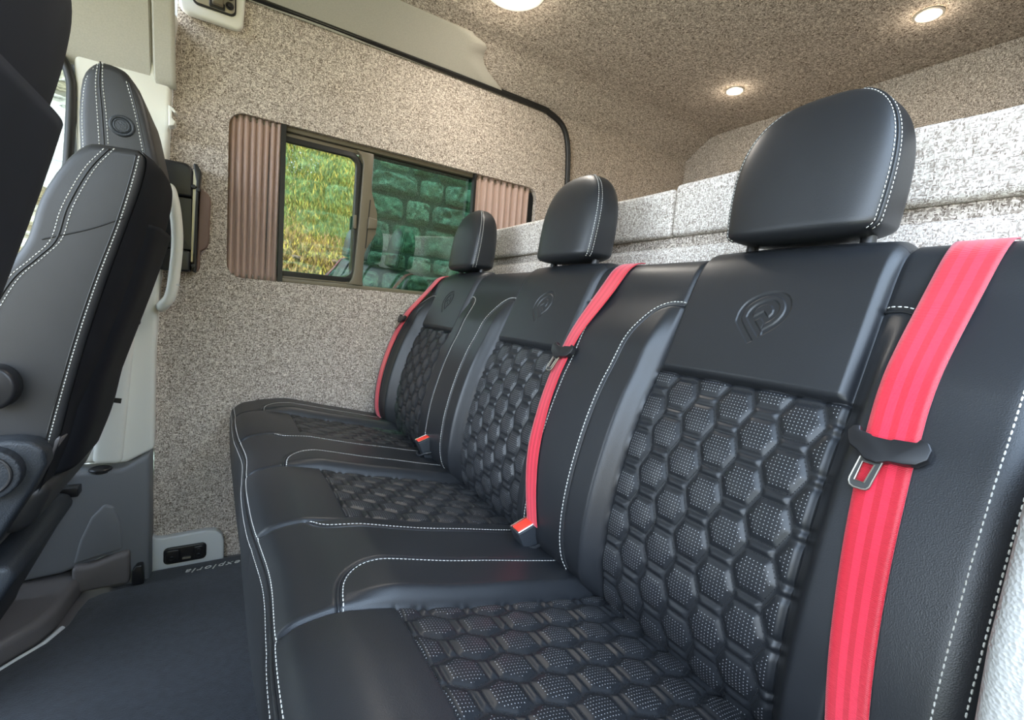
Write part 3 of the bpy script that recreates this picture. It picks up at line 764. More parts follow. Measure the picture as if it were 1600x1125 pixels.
def cush_h(y, s):
    x = np.interp(s, cd, cpf[:, 0])
    win = sstep(s, S_PIPE + 0.05, S_FRONT + 0.01)
    h = gap_field(y, CSEAT, CYA, CYB, 0.017, 0.022) * win
    for i, (a, b) in enumerate(CSEAT):
        ins = (y >= a - 1e-6) & (y <= b + 1e-6)
        c = (y - a) / (b - a); pill = np.where(ins, np.clip(4 * c * (1 - c), 0, 1) ** 0.7, 0)
        h += np.where(ins & (s < S_FRONT), 0.006 * pill * sstep(s, S_PIPE - 0.08, S_PIPE + 0.05), 0)
        q = ins & (s >= S_FRONT)
        d = hexd(y - CHEX[i][0], s - CHEX[i][1], **HKW)
        h += np.where(q, pad_height(d, 0.0034) + 0.004 * pill - 0.003, 0)
        h -= 0.003 * np.exp(-((s - S_FRONT) / 0.0025) ** 2) * ins
        for e in (a, b): h -= 0.006 * np.exp(-((y - e) / 0.0045) ** 2) * sstep(s, S_PIPE + 0.002, S_PIPE + 0.02)
    # lengthwise dip between pads on the front roll
    for arc in CARCS:
        m = np.abs(y - arc[:, 0].mean()) < 0.11
        if m.any():
            d = polydist(y[m], s[m], arc); h[m] -= 0.0032 * np.exp(-(d / 0.003) ** 2)
    h -= 0.003 * np.exp(-((s - S_PIPE) / 0.0035) ** 2)
    h -= roll(y, CYA, CYB, 0.03)
    return h
def cush_pt(y, s, off=0.0):
    y = np.asarray(y, float); s = np.asarray(s, float)
    h = cush_h(y, s) + off
    x = np.interp(s, cd, cpf[:, 0]) + h * np.interp(s, cd, cn[:, 0]); z = np.interp(s, cd, cpf[:, 1]) + h * np.interp(s, cd, cn[:, 1])
    fw = 1 - sstep(np.interp(s, cd, cpf[:, 0]), 0.05, 0.30)
    x = x + fw * (0.014 - 0.026 * (y - 0.2))                       # front edge runs slightly askew
    scal = np.zeros_like(y)
    for e in (0.635, 1.16): scal = np.maximum(scal, np.exp(-((y - e) / 0.10) ** 2))
    x = x + fw * 0.008 * scal
    x = x + fw * 1.1 * roll(y, CYA - 0.01, CYB + 0.012, 0.07)
    return np.stack([x, y, z], -1)
ys = spaced([CYA, CYA + 0.03] + [v for s in CSEAT for v in s] + [CYB - 0.03, CYB], 0.0023)
s_ = spaced([0.0, S_PIPE, S_FRONT, S_END], 0.0023)
YC, SS = np.meshgrid(ys, s_)
PC = cush_pt(YC, SS)
cy = (YC[:-1, :-1] + YC[1:, 1:]) / 2; cs = (SS[:-1, :-1] + SS[1:, 1:]) / 2
panel = np.zeros(cy.shape, int)
for i, (a, b) in enumerate(CSEAT): panel[(cy > a) & (cy < b) & (cs > S_FRONT)] = 1 + i
cush = grid('seat_cushion', PC, M_leather, bench, mask=(panel == 0), flip=True)
for e in (0, -1):
    col = PC[:, e]; k = list(range(0, len(col), 6))
    pts = [tuple(col[i]) for i in k] + [(0.6, col[0][1], 0.2), (0.1, col[0][1], 0.14)]
    link('cushion_side', mesh_py('cushion_side', pts, [tuple(range(len(pts)))]), M_leather, cush)
UV = np.stack([YC, SS], -1); PADC = np.full(YC.shape, -1.0)
for i in range(3):
    k = (YC >= CSEAT[i][0] - 1e-6) & (YC <= CSEAT[i][1] + 1e-6)
    PADC = np.where(k, np.minimum(hexd(YC - CHEX[i][0], SS - CHEX[i][1], **HKW), np.minimum(YC - CSEAT[i][0], CSEAT[i][1] - YC) + 0.002), PADC)
for i, (a, b) in enumerate(CSEAT):
    q = grid('quilted_panel', PC, M_quilt, bench, uv=UV, attr=PADC, mask=(panel == 1 + i), flip=True)
    pa = hex_outlines(a, b, S_FRONT, S_END - 0.03, *CHEX[i], cush_pt, **HKW)
    pa.append(surf_path(cush_pt, [(a + 0.002, S_FRONT - 0.004), (b - 0.002, S_FRONT - 0.004)], 0.003))
    stitches('stitching', pa, M_black_thread, q, 0.0031, 0.0022, 0.00078)
wst = []
for n, arc in enumerate(CARCS):
    P, N = surf_path(cush_pt, arc, 0.004, 0.0008); MB().tube(P, 0.0021, 8).build('piping', M_leather, cush, 180)
    wst.append(surf_path(cush_pt, offset_path(arc, 0.0052 * (1 if n % 2 else -1)), 0.003, 0.0004))
P, N = surf_path(cush_pt, [(CYA + 0.01, S_PIPE), (CYB - 0.01, S_PIPE)], 0.006, 0.001); MB().tube(P, 0.0032, 8).build('piping', M_leather, cush, 180)
for ds in (-0.0085, 0.0085): wst.append(surf_path(cush_pt, [(CYA + 0.01, S_PIPE + ds), (CYB - 0.012, S_PIPE + ds)], 0.004, 0.0004))
stitches('stitching', wst, M_thread, cush, 0.0062, 0.0048, 0.00075)['label'] = 'white thread stitching'
rbox('bench_base', (0.16, 0.12, 0.013), (0.66, 1.70, 0.44), M_black, bench, 0.01)

# ---- headrests of the bench
def headrest(cy_):
    n, m_ = 72, 46
    P = np.zeros((m_, n, 3)); hh = np.linspace(0, 1, m_)
    H = 0.208
    for i, q in enumerate(hh):
        # height and half sizes along the profile; rounded underside, arched top
        a = -math.pi / 2 + math.pi * q
        sgn = math.sin(a)
        if q < 0.28:
            k = q / 0.28; zz = 0.020 * (1 - math.cos(k * math.pi / 2)) ; f = math.sin(k * math.pi / 2) ** 0.6
            wy, wx = 0.102 * f, 0.044 * f
        else:
            k = (q - 0.28) / 0.72; zz = 0.020 + (H - 0.020) * math.sin(k * math.pi / 2)
            g = (zz - 0.020) / (H - 0.020)
            wy = 0.102 * (1 + 0.10 * g * (1 - g) * 2) * (max(0, 1 - g ** 4.2)) ** 0.42
            wx = (0.044 - 0.008 * g) * (max(0, 1 - g ** 4.2)) ** 0.40
        for j in range(n):
            th = 2 * math.pi * j / n; c, s = math.cos(th), math.sin(th)
            ex = 0.36
            X = math.copysign(abs(c) ** ex, c); Y = math.copysign(abs(s) ** ex, s)
            bow = 0.008 * (1 - (Y) ** 2) * (-1 if X < 0 else 1)
            P[i, j] = (0.702 + 0.10 * (zz - 0.05) + wx * X + bow * (wx / 0.044), cy_ + wy * Y, 1.050 + zz)
    Q = np.concatenate([P, P[:, :1]], 1)
    hd = grid('headrest', Q, M_leather, bench, smooth=180, flip=False)
    # side seams: along the corners of the section, double stitched with piping between
    st = []; pp = MB()
    for j0 in (22.4, 49.6):     # columns near the two front corners
        for dj, kind in ((-1.6, 's'), (0, 'p'), (1.6, 's')):
            j = j0 + dj; ja = int(math.floor(j)); f = j - ja
            i0, i1 = 8, 40
            path = np.array([Q[i, ja] * (1 - f) + Q[i, ja + 1] * f for i in range(i0, i1)])
            cen = np.array([[0.705, cy_, p[2]] for p in path]); N = path - cen; N /= np.linalg.norm(N, axis=1, keepdims=True)
            if kind == 's': st.append((path + N * 0.0003, N))
            else: pp.tube(path + N * 0.0002, 0.0019, 8)
    pp.build('piping', M_leather, hd, 180)
    stitches('stitching', st, M_thread, hd, 0.0056, 0.0044, 0.00065)['label'] = 'white thread stitching'
    for s in (-1, 1):
        MB().tube([(0.700, cy_ + s * 0.078, 1.02), (0.703, cy_ + s * 0.078, 1.075)], 0.0055, 12).build('headrest_post', M_chrome, hd)['label'] = 'chrome headrest post'
        MB().tube([(0.7035, cy_ + s * 0.078, 1.046), (0.7045, cy_ + s * 0.078, 1.056)], 0.009, 12).build('post_collar', M_black, hd)
    return hd
for v in (0.357, 0.884, 1.440): headrest(v)

# ------------------------------------------------------------------ seat belts lying on the backrest
def dense(ctrl, n=10): return catmull(ctrl, n)
def belt(name, ctrl, label, tz, mirror=1):
    """ctrl: (y centre, z on backrest)"""
    root = empty(name, label, 'seat belt', group='red seat belts on the bench')
    path = dense([(y, t_of_z(z) if z < 1.03 else T_TOP + (z - 1.03)) for y, z in ctrl])
    path = resample(path, 0.004)
    hw = 0.0235; tw = np.linspace(-1, 1, 9)
    wid = np.interp(path[:, 1], [0.0, t_of_z(0.52), t_of_z(0.66), t_of_z(0.82), T_TOP], [0.60, 0.66, 0.76, 0.90, 1.0])
    P = np.zeros((len(path), 9, 3)); UVb = np.zeros((len(path), 9, 2))
    # the webbing is taut across: take the highest backing under its width, smoothed along its length
    tt = path[:, 1]
    H = np.stack([back_h(path[:, 0] + w_ * hw, tt, False) for w_ in tw], 1)
    lo = H[:, 0]; hi = H[:, -1]; k = np.ones(15) / 15
    def sm(a):
        p = np.pad(a, 7, mode='edge'); return np.convolve(p, k, 'valid')
    mean = sm(H.max(1)); tilt = sm(hi - lo) * 0.5
    # taut strap: lower convex hull of the surface line, seen from the side
    bx = np.interp(tt, bd, bp_[:, 0]) + mean * np.interp(tt, bd, bn[:, 0]); bz = np.interp(tt, bd, bp_[:, 1]) + mean * np.interp(tt, bd, bn[:, 1])
    hull = []
    for q in zip(bz, bx):
        while len(hull) > 1 and (hull[-1][0] - hull[-2][0]) * (q[1] - hull[-2][1]) - (hull[-1][1] - hull[-2][1]) * (q[0] - hull[-2][0]) >= 0: hull.pop()
        hull.append(q)
    hull = np.array(sorted(hull)); ox = np.minimum(0, np.interp(bz, hull[:, 0], hull[:, 1]) - bx)
    ox = np.where(bz > 1.028, 0, ox)
    for c, w_ in enumerate(tw):
        y = path[:, 0] + w_ * hw * wid
        h = mean + tilt * w_ * 0.5 - np.abs(tilt) * 0.25 + 0.0030
        x = np.interp(tt, bd, bp_[:, 0]) + h * np.interp(tt, bd, bn[:, 0]); z = np.interp(tt, bd, bp_[:, 1]) + h * np.interp(tt, bd, bn[:, 1])
        P[:, c] = np.stack([x + ox, y, z], 1); UVb[:, c, 0] = c / 8
    UVb[..., 1] = np.arange(len(path))[:, None] * 0.004
    wb = grid('webbing', P, M_belt, root, uv=UVb, smooth=180, flip=True)
    so = wb.modifiers.new('thick', 'SOLIDIFY'); so.thickness = 0.0016; so.offset = 0
    # tongue: plastic grip with a slot, steel blade with a window
    i = int(np.argmin(np.abs(tt - t_of_z(tz)))); cy_, ct_ = path[i]
    hmid = mean[i]
    org = P[i, 4]; tz_ = P[i + 3, 4] - P[i - 3, 4]; tz_ = Vector(tz_).normalized()
    if tz_.z < 0: tz_ = -tz_
    ty_ = Vector((0, 1, 0)); nn = tz_.cross(ty_).normalized()
    if nn.x > 0: nn = -nn
    def fr(a, b, d): return tuple(Vector(org) + ty_ * (a * 0.9 * mirror) + tz_ * (b * 0.95) + nn * d)
    grip = [(0.0345, -0.002), (0.036, 0.005), (0.032, 0.0115), (0.0255, 0.0135), (0.0245, 0.0085), (0.014, 0.0062), (0.012, 0.0045), (-0.004, 0.0045), (-0.006, 0.0062), (-0.0245, 0.0075), (-0.027, 0.0120), (-0.034, 0.0095), (-0.0375, 0.003), (-0.036, -0.007), (-0.028, -0.0140), (-0.018, -0.0165), (-0.006, -0.0172), (0.004, -0.0215), (0.015, -0.0205), (0.0235, -0.0125), (0.031, -0.009)]
    prism('tongue_grip', grip, fr, 0.003, 0.013, M_black, root, bevel=0.0025, seg=3)
    blade = [(0.0235, -0.010), (0.0195, -0.018), (0.0245, -0.044), (0.0235, -0.048), (0.0205, -0.0505), (0.0085, -0.0505), (0.0055, -0.048), (-0.0005, -0.019), (-0.005, -0.014), (0.005, -0.012)]
    hole = [(0.0165, -0.0225), (0.0195, -0.0430), (0.0105, -0.0435), (0.0055, -0.0235)]
    prism('tongue_blade', blade, fr, 0.0055, 0.008, M_steel, root, holes=[hole])['label'] = 'steel tongue with a rectangular window'
    rim = MB().tube([fr(a, b, 0.0082) for a, b in resample(np.array(blade[1:8]), 0.004)], 0.0008, 6); rim.tube([fr(a, b, 0.0082) for a, b in hole], 0.0007, 6, closed=True)
    rim.build('tongue_edge', M_plated, root)
    return root
belt('seat_belt', [(0.166, 1.044), (0.166, 1.025), (0.168, 1.0), (0.172, 0.92), (0.173, 0.86), (0.171, 0.82), (0.166, 0.76), (0.161, 0.70), (0.154, 0.63), (0.147, 0.57), (0.141, 0.52), (0.137, 0.47)], 'red seat belt nearest the light side trim, the widest of the three in view', 0.808)
belt('seat_belt', [(0.682, 1.044), (0.684, 1.02), (0.690, 0.97), (0.703, 0.90), (0.708, 0.85), (0.706, 0.79), (0.701, 0.74), (0.690, 0.67), (0.674, 0.61), (0.660, 0.565), (0.652, 0.54)], 'red seat belt running between the near and the middle seat', 0.846)
belt('seat_belt', [(1.642, 1.044), (1.645, 1.02), (1.650, 0.97), (1.660, 0.90), (1.667, 0.84), (1.668, 0.78), (1.668, 0.70), (1.666, 0.64), (1.662, 0.58), (1.655, 0.53), (1.648, 0.49)], 'red seat belt at the far end of the bench beside the window wall', 0.852)

# buckles
def buckle(cy_, label, dx=0.0, dz=0.0):
    root = empty('belt_buckle', label, 'buckle', group='buckles on the bench cushion')
    ex = Vector((0.94, 0.0, 0.34)).normalized(); ez = Vector((-0.36, 0.0, 0.93)).normalized(); ez = (ez - ex * ez.dot(ex)).normalized(); ey = Vector((0, 1, 0))
    org = Vector((0.476 + dx, cy_, 0.538 + dz))
    def fr(a, b, d): return tuple(org + ex * a + ez * b + ey * d)
    body = [(-0.031, 0.0), (-0.026, -0.05), (-0.022, -0.075), (0.026, -0.075), (0.031, -0.05), (0.032, 0.0)]
    prism('buckle_body', body, fr, -0.0165, 0.0165, M_blackgrain, root, bevel=0.003, seg=3)
    prism('release_button', [(-0.0275, -0.004), (-0.0275, 0.0022), (0.0285, 0.0022), (0.0285, -0.004)], fr, -0.0115, 0.0115, M_redplastic, root, bevel=0.0018)['label'] = 'red release button'
    MB().tube([fr(a, 0.0012, d) for a, d in ((-0.0295, -0.0142), (0.0305, -0.0142), (0.0305, 0.0142), (-0.0295, 0.0142))], 0.0013, 6, closed=True).build('button_rim', M_chrome, root)
    # gathered leather collar round the slit it comes through
    pts = [tuple(org + ex * (0.037 * math.cos(a)) + ey * (0.022 * math.sin(a)) + ez * (-0.036 + 0.002 * math.sin(5 * a)) + Vector((0, 0, -0.002))) for a in np.linspace(0.25 * math.pi, 1.75 * math.pi, 26)]
    MB().tube(pts, 0.0035, 8).build('slit_collar', M_leather, root)
    return root
buckle(0.662, 'black buckle with a red button between the near and middle seats')
buckle(1.190, 'black buckle with a red button between the middle and far seats', 0.002, 0.016)

# ------------------------------------------------------------------ upholstered bed behind the bench
bed = prism('bed_platform', [(0.10, 0.002), (1.75, 0.002), (1.75, 1.100), (0.10, 1.100)], YZ, 0.852, 2.10, M_fabric_box, bevel=0.012, seg=3)
tag(bed, 'tall fabric covered bed box standing behind the bench', 'bed box')
prism('shadow_gap_strip', [(0.11, 1.095), (1.74, 1.095), (1.74, 1.123), (0.11, 1.123)], YZ, 0.868, 2.09, M_fabric, bed)
def bed_cushion(y0, y1, z1, label):
    b = MB().box((0.850, y0, 1.124), (2.08, y1, z1)); me = mesh_py('bed_cushion', b.v, b.f)
    bm = bmesh.new(); bm.from_mesh(me)
    bmesh.ops.subdivide_edges(bm, edges=bm.edges, cuts=9, use_grid_fill=True)
    for v in bm.verts:
        if v.co.z > z1 - 1e-4: v.co.z += random.uniform(-0.0015, 0.0015)
    bm.to_mesh(me); bm.free(); bevel_mesh(me, 0.013, 4, 60)
    o = link('bed_cushion', me, M_fabric_box, None, 50); return tag(o, label, 'cushion', 'cushions on the bed box')
bed_cushion(0.10, 0.725, 1.238, 'pale tweed bed cushion nearest the open door, behind the near headrest')
bed_cushion(0.729, 1.752, 1.232, 'long pale tweed bed cushion reaching to the window wall')

# ------------------------------------------------------------------ ceiling lamps
def lamp(x, y, z, r, lens, rim, label, power, cat='ceiling lamp', grp=None):
    root = empty('ceiling_lamp', label, cat, group=grp)
    n = 32
    V = []; F = []
    for k in range(n):
        a = 2 * math.pi * k / n; c, s = math.cos(a), math.sin(a)
        for rr, zz in ((r * 1.32, 0.0), (r * 1.30, -0.004), (r * 1.08, -0.006), (r, -0.002)): V.append((x + rr * c, y + rr * s, z + zz))
    for k in range(n):
        j = (k + 1) % n
        for q in range(3): F.append((k * 4 + q, j * 4 + q, j * 4 + q + 1, k * 4 + q + 1))
    link('lamp_rim', mesh_py('lamp_rim', V, F), rim, root, 50)
    link('lamp_lens', mesh_py('lamp_lens', [(x + r * math.cos(2 * math.pi * k / n), y + r * math.sin(2 * math.pi * k / n), z - 0.003) for k in range(n)] + [(x, y, z - 0.0045)], [((k + 1) % n, k, n) for k in range(n)]), lens, root, 60)
    ld = bpy.data.lights.new('lamp_light', 'POINT'); ld.energy = power; ld.shadow_soft_size = r * 0.8; ld.color = (1.0, 0.86, 0.66)
    lo = bpy.data.objects.new('lamp_light', ld); C.objects.link(lo); lo.location = (x, y, z - 0.025); lo.parent = root
    return root
lamp(1.795, 0.645, 1.926, 0.029, M_lens, M_ringlamp, 'small round ceiling spotlight nearest the open door', 0.10, grp='small ceiling spotlights')
lamp(1.79, 1.275, 1.926, 0.029, M_lens, M_ringlamp, 'small round ceiling spotlight nearest the far side wall', 0.10, grp='small ceiling spotlights')
lamp(0.755, 1.365, 1.940, 0.075, M_lensbig, M_ringwhite, 'large round white ceiling lamp cut by the top of the photo', 0.5)

# ------------------------------------------------------------------ front seats
def seat_path(profile, y, ny=-1, step=0.004, closed=False):
    p = resample(catmull(profile, 8), step)
    return np.stack([p[:, 0], np.full(len(p), y), p[:, 1]], 1), np.tile(np.array([0, ny, 0.0]), (len(p), 1))
def front_seat(label):
    root = empty('front_seat', label, 'seat', group='front seats')
    y0, y1 = 1.235, 1.665
    front = [(-0.225, 1.190), (-0.246, 1.182), (-0.278, 1.141), (-0.312, 1.067), (-0.330, 0.993), (-0.352, 0.948), (-0.385, 0.90), (-0.43, 0.80), (-0.455, 0.65), (-0.46, 0.50)]
    rear = [(-0.165, 1.193), (-0.152, 1.175), (-0.160, 1.12), (-0.182, 1.04), (-0.216, 0.92), (-0.247, 0.80), (-0.274, 0.68), (-0.295, 0.58), (-0.33, 0.47)]
    poly = [tuple(p) for p in catmull(rear[::-1], 3)] + [tuple(p) for p in catmull(front, 3)]
    back = prism('backrest', poly, XZ, y0, y1, M_leather2, root, bevel=0.022, seg=5, angle=60, smooth=35)
    # rounded rear shell: cloth back panel bulging between the side seams
    n, m_ = 24, 30
    rp_ = resample(catmull(rear, 8), 0.01); m_ = len(rp_)
    P = np.zeros((m_, n, 3))
    for i, (x, z) in enumerate(rp_):
        f = i / (m_ - 1)
        for j in range(n):
            u = j / (n - 1) * 2 - 1
            b = (1 - abs(u) ** 3.2); amp = 0.006 + 0.029 * max(0.0, math.sin(math.pi * min(1, f * 1.25 + 0.05))) ** 0.8
            P[i, j] = (x + 0.001 + amp * b, (y0 + y1) / 2 + u * (y1 - y0 - 0.012) / 2, z + 0.30 * amp * b)
    grid('back_panel', P, M_suede, root, smooth=180)
    # map pocket
    pk = rp_[int(m_ * 0.22):int(m_ * 0.98)]
    Q = np.zeros((len(pk), n, 3))
    for i, (x, z) in enumerate(pk):
        f = i / (len(pk) - 1)
        for j in range(n):
            u = j / (n - 1) * 2 - 1; b = 1 - abs(u) ** 6
            Q[i, j] = (x + 0.006 + (0.020 + 0.016 * math.sin(math.pi * min(1, f + 0.35)) + 0.004 * f) * b ** 0.5 - 0.012 * (1 - b), (y0 + y1) / 2 + 0.015 + u * 0.165, z + 0.012)
    pkt = grid('map_pocket', Q, M_suede, root, smooth=180)
    so = pkt.modifiers.new('thick', 'SOLIDIFY'); so.thickness = 0.004
    st = []
    for f in (0.60, 0.64):
        i = int(f * (len(pk) - 1)); q = Q[i, 3:-3] + np.array([0.0015, 0, 0.001]); st.append((q, np.tile(np.array([1.0, 0, 0]), (len(q), 1))))
    stitches('stitching', st, M_thread, pkt, 0.005, 0.0044, 0.0005)
    prism('fabric_tag', [(0, 0), (0.020, -0.004), (0.022, 0.010), (0.003, 0.013)], lambda a, b, d: (-0.276 + a, 1.632 + d, 0.588 + b), 0, 0.002, M_black, root)
    # seams and white stitching of the side
    st = []
    edge_rear = [(-0.160, 1.180), (-0.170, 1.13), (-0.192, 1.04), (-0.227, 0.92), (-0.258, 0.80), (-0.285, 0.68), (-0.306, 0.58)]
    st.append(seat_path([(x - 0.002, z) for x, z in edge_rear], y0 - 0.0004))
    fr1 = [(-0.232, 1.172), (-0.262, 1.130), (-0.293, 1.06), (-0.310, 0.995), (-0.333, 0.945), (-0.37, 0.895), (-0.415, 0.80)]
    st.append(seat_path(fr1, y0 + 0.004)); 
    fr2 = [(-0.200, 1.185), (-0.232, 1.135), (-0.263, 1.06), (-0.280, 0.995), (-0.308, 0.955), (-0.345, 0.905), (-0.39, 0.80)]
    st.append(seat_path(fr2, y0 - 0.0004)); st.append(seat_path([(x - 0.016, z - 0.004) for x, z in fr2], y0 - 0.0002))
    stitches('stitching', st, M_thread, back, 0.0068, 0.0054, 0.00095)['label'] = 'white thread stitching'
    pp = MB()
    pp.tube(seat_path([(x - 0.007, z) for x, z in edge_rear], y0 - 0.0002)[0], 0.0018, 6)
    pp.tube(seat_path([(x - 0.008, z - 0.002) for x, z in fr2], y0 - 0.0002)[0], 0.0018, 6)
    pp.tube(seat_path([(-0.308, 0.990), (-0.24, 1.020), (-0.186, 1.052)], y0 - 0.0002)[0], 0.0014, 6)
    pp.build('side_seam', M_rubber, back, 180)
    # headrest with a round button on its side
    hp = [(-0.270, 1.10), (-0.268, 1.18), (-0.269, 1.255), (-0.263, 1.325), (-0.247, 1.357), (-0.228, 1.368), (-0.200, 1.364), (-0.186, 1.352), (-0.165, 1.315), (-0.148, 1.235), (-0.138, 1.17), (-0.150, 1.10)]
    hy0, hy1 = 1.302, 1.565
    hd = prism('headrest', [tuple(p) for p in catmull(hp, 3)], XZ, hy0, hy1, M_leather2, root, bevel=0.018, seg=5, angle=60, smooth=35)
    st = [seat_path([(-0.262, 1.11), (-0.261, 1.18), (-0.262, 1.255), (-0.256, 1.32), (-0.243, 1.35)], hy0 + 0.004),
          seat_path([(-0.236, 1.10), (-0.235, 1.18), (-0.238, 1.26), (-0.240, 1.32), (-0.236, 1.362)], hy0 - 0.0003), seat_path([(-0.222, 1.10), (-0.221, 1.18), (-0.224, 1.26), (-0.229, 1.32), (-0.229, 1.365)], hy0 - 0.0003),
          seat_path([(-0.156, 1.12), (-0.163, 1.19), (-0.178, 1.28), (-0.192, 1.34)], hy0 + 0.0002)]
    stitches('stitching', st, M_thread, hd, 0.0064, 0.005, 0.0009)['label'] = 'white thread stitching'
    pp = MB().tube(seat_path([(-0.229, 1.10), (-0.228, 1.18), (-0.231, 1.26), (-0.2345, 1.32), (-0.2325, 1.364)], hy0 - 0.0002)[0], 0.0016, 6)
    pp.tube(seat_path([(-0.152, 1.12), (-0.159, 1.19), (-0.174, 1.28), (-0.188, 1.34)], hy0 + 0.001)[0], 0.0016, 6)
    pp.build('side_seam', M_rubber, hd, 180)
    bx, bz = -0.199, 1.247
    prism('adjust_button', [(bx + 0.0155 * math.cos(a), bz + 0.0155 * math.sin(a)) for a in np.linspace(0, 2 * math.pi, 28, endpoint=False)], XZ, hy0 - 0.004, hy0 + 0.004, M_blackgrain, hd, bevel=0.002)
    for rr, h in ((0.0185, 0.0035), (0.0125, 0.001)):
        MB().tube([(bx + rr * math.cos(a), hy0 - (0.001 if rr > 0.015 else 0.0042), bz + rr * math.sin(a)) for a in np.linspace(0, 2 * math.pi, 28, endpoint=False)], h, 8, closed=True).build('button_ring', M_blackgrain, hd)
    # cushion, side cover with its dial, pedestal
    cu = [(-0.30, 0.50), (-0.34, 0.40), (-0.84, 0.42), (-0.90, 0.47), (-0.88, 0.53), (-0.80, 0.55), (-0.45, 0.52)]
    prism('seat_cushion', [tuple(p) for p in cu], XZ, y0, y1, M_leather2, root, bevel=0.03, seg=5, angle=20)
    sc = [(-0.86, 0.36), (-0.40, 0.375), (-0.372, 0.405), (-0.318, 0.510), (-0.297, 0.560), (-0.300, 0.590), (-0.318, 0.606), (-0.345, 0.612), (-0.42, 0.61), (-0.60, 0.56), (-0.86, 0.48)]
    cov = prism('side_cover', sc, XZ, 1.185, 1.238, M_blackgrain, root, bevel=0.010, seg=4)
    dx, dz = -0.373, 0.555
    dial = [(dx + (0.049 + 0.0007 * math.cos(24 * a)) * math.cos(a), dz + (0.049 + 0.0007 * math.cos(24 * a)) * math.sin(a)) for a in np.linspace(0, 2 * math.pi, 72, endpoint=False)]
    prism('recline_dial', dial, XZ, 1.158, 1.19, M_blackgrain, cov, bevel=0.005)
    MB().tube([(dx + 0.036 * math.cos(a), 1.157, dz + 0.036 * math.sin(a)) for a in np.linspace(0, 2 * math.pi, 40, endpoint=False)], 0.003, 8, closed=True).build('dial_groove', M_black, cov)
    prism('armrest_pivot', [(-0.372 + 0.034 * math.cos(a), 0.708 + 0.042 * math.sin(a)) for a in np.linspace(0, 2 * math.pi, 32, endpoint=False)], XZ, 1.195, 1.24, M_black, root, bevel=0.008)
    prism('pivot_cap', [(-0.385 + 0.020 * math.cos(a), 0.708 + 0.026 * math.sin(a)) for a in np.linspace(0, 2 * math.pi, 28, endpoint=False)], XZ, 1.185, 1.20, M_grey, root, bevel=0.005)
    prism('back_cover', [(-0.285, 0.60), (-0.325, 0.50), (-0.385, 0.38), (-0.41, 0.36), (-0.42, 0.40), (-0.36, 0.50), (-0.33, 0.60)], XZ, 1.24, 1.62, M_sill, root, bevel=0.008)
    prism('pedestal', [(-0.352, 0.32), (-0.385, 0.26), (-0.46, 0.10), (-0.47, 0.066), (-0.90, 0.066), (-0.88, 0.38), (-0.42, 0.36), (-0.36, 0.345)], XZ, 1.22, 1.62, M_blackgrain, root, bevel=0.012, seg=3)
    prism('latch_bar', rrect(-0.385, 0.330, -0.345, 0.355, 0.004), XZ, 1.62, 1.66, M_black, root, bevel=0.003)
    return root
drv = front_seat('black leather front seat with white stitching and a round headrest button beside the pale pillar')
pas = copy_tree(drv, None, (0.016, -1.02, 0.0))
pas['label'] = 'dark front seat cut by the frame, nearest the camera'

# ------------------------------------------------------------------ things on the pillar and the far wall
# grab handle
gh = catmull([(-0.176, 1.735, 0.856), (-0.168, 1.70, 0.864), (-0.150, 1.690, 0.895), (-0.140, 1.688, 0.97), (-0.1345, 1.687, 1.06), (-0.140, 1.688, 1.14), (-0.150, 1.70, 1.19), (-0.160, 1.735, 1.215)], 8)
h = MB().tube(gh, 0.0145, 14).build('grab_handle', M_cream); tag(h, 'pale curved grab handle on the pillar beside the front seat', 'handle')
MB().tube([(-0.1435, 1.690, 0.925), (-0.1430, 1.690, 0.930)], 0.0152, 14).build('handle_joint', M_pale, h)
# coat hook
hk = prism('coat_hook', [(-0.158, 1.376), (-0.158, 1.434), (-0.146, 1.428), (-0.139, 1.418), (-0.143, 1.414), (-0.150, 1.420), (-0.150, 1.400), (-0.140, 1.392), (-0.145, 1.380)], XZ, 1.70, 1.738, M_cream, bevel=0.003); tag(hk, 'small cream coat hook at the edge of the pale pillar', 'hook')
# hatch in the upper pillar
ht = prism('pillar_cap', rrect(-0.255, 1.395, -0.215, 1.425, 0.008), XZ, 1.73, 1.737, M_cream, None, bevel=0.003); tag(ht, 'small flush cream cap on the pillar above the front headrest', 'cap')
# black belt guide tower with its brown cover
bt_ = empty('belt_guide', 'black belt guide column with a brown side cover set in the fabric wall', 'belt guide')
YT = 1.735
prism('guide_column', rrect(-0.190, 1.19, -0.100, 1.287, [0.0, 0.0, 0.025, 0.01]), XZ, YT - 0.02, YT + 0.05, M_black, bt_, bevel=0.008, seg=4)
prism('guide_column', rrect(-0.190, 1.035, -0.103, 1.187, 0.002), XZ, YT - 0.014, YT + 0.05, M_black, bt_, bevel=0.006, seg=4)
prism('guide_column', rrect(-0.190, 0.968, -0.105, 1.032, [0.01, 0.0, 0.0, 0.0]), XZ, YT - 0.02, YT + 0.05, M_black, bt_, bevel=0.008, seg=4)
prism('metal_strip', [(-0.104, 1.0), (-0.098, 1.0), (-0.090, 1.275), (-0.099, 1.275)], XZ, YT - 0.012, YT + 0.05, M_plated, bt_)
prism('guide_rail', [(-0.100, 0.970), (-0.090, 0.970), (-0.086, 1.20), (-0.080, 1.272), (-0.090, 1.29), (-0.100, 1.29), (-0.092, 1.24)], XZ, YT - 0.016, YT + 0.05, M_black, bt_, bevel=0.003)
prism('brown_cover', [(-0.091, 0.970), (-0.083, 0.985), (-0.082, 1.035), (-0.066, 1.048), (-0.060, 1.065), (-0.056, 1.195), (-0.060, 1.21), (-0.083, 1.225)], XZ, YT - 0.004, YT + 0.046, M_brownleather, bt_, bevel=0.006, seg=3)
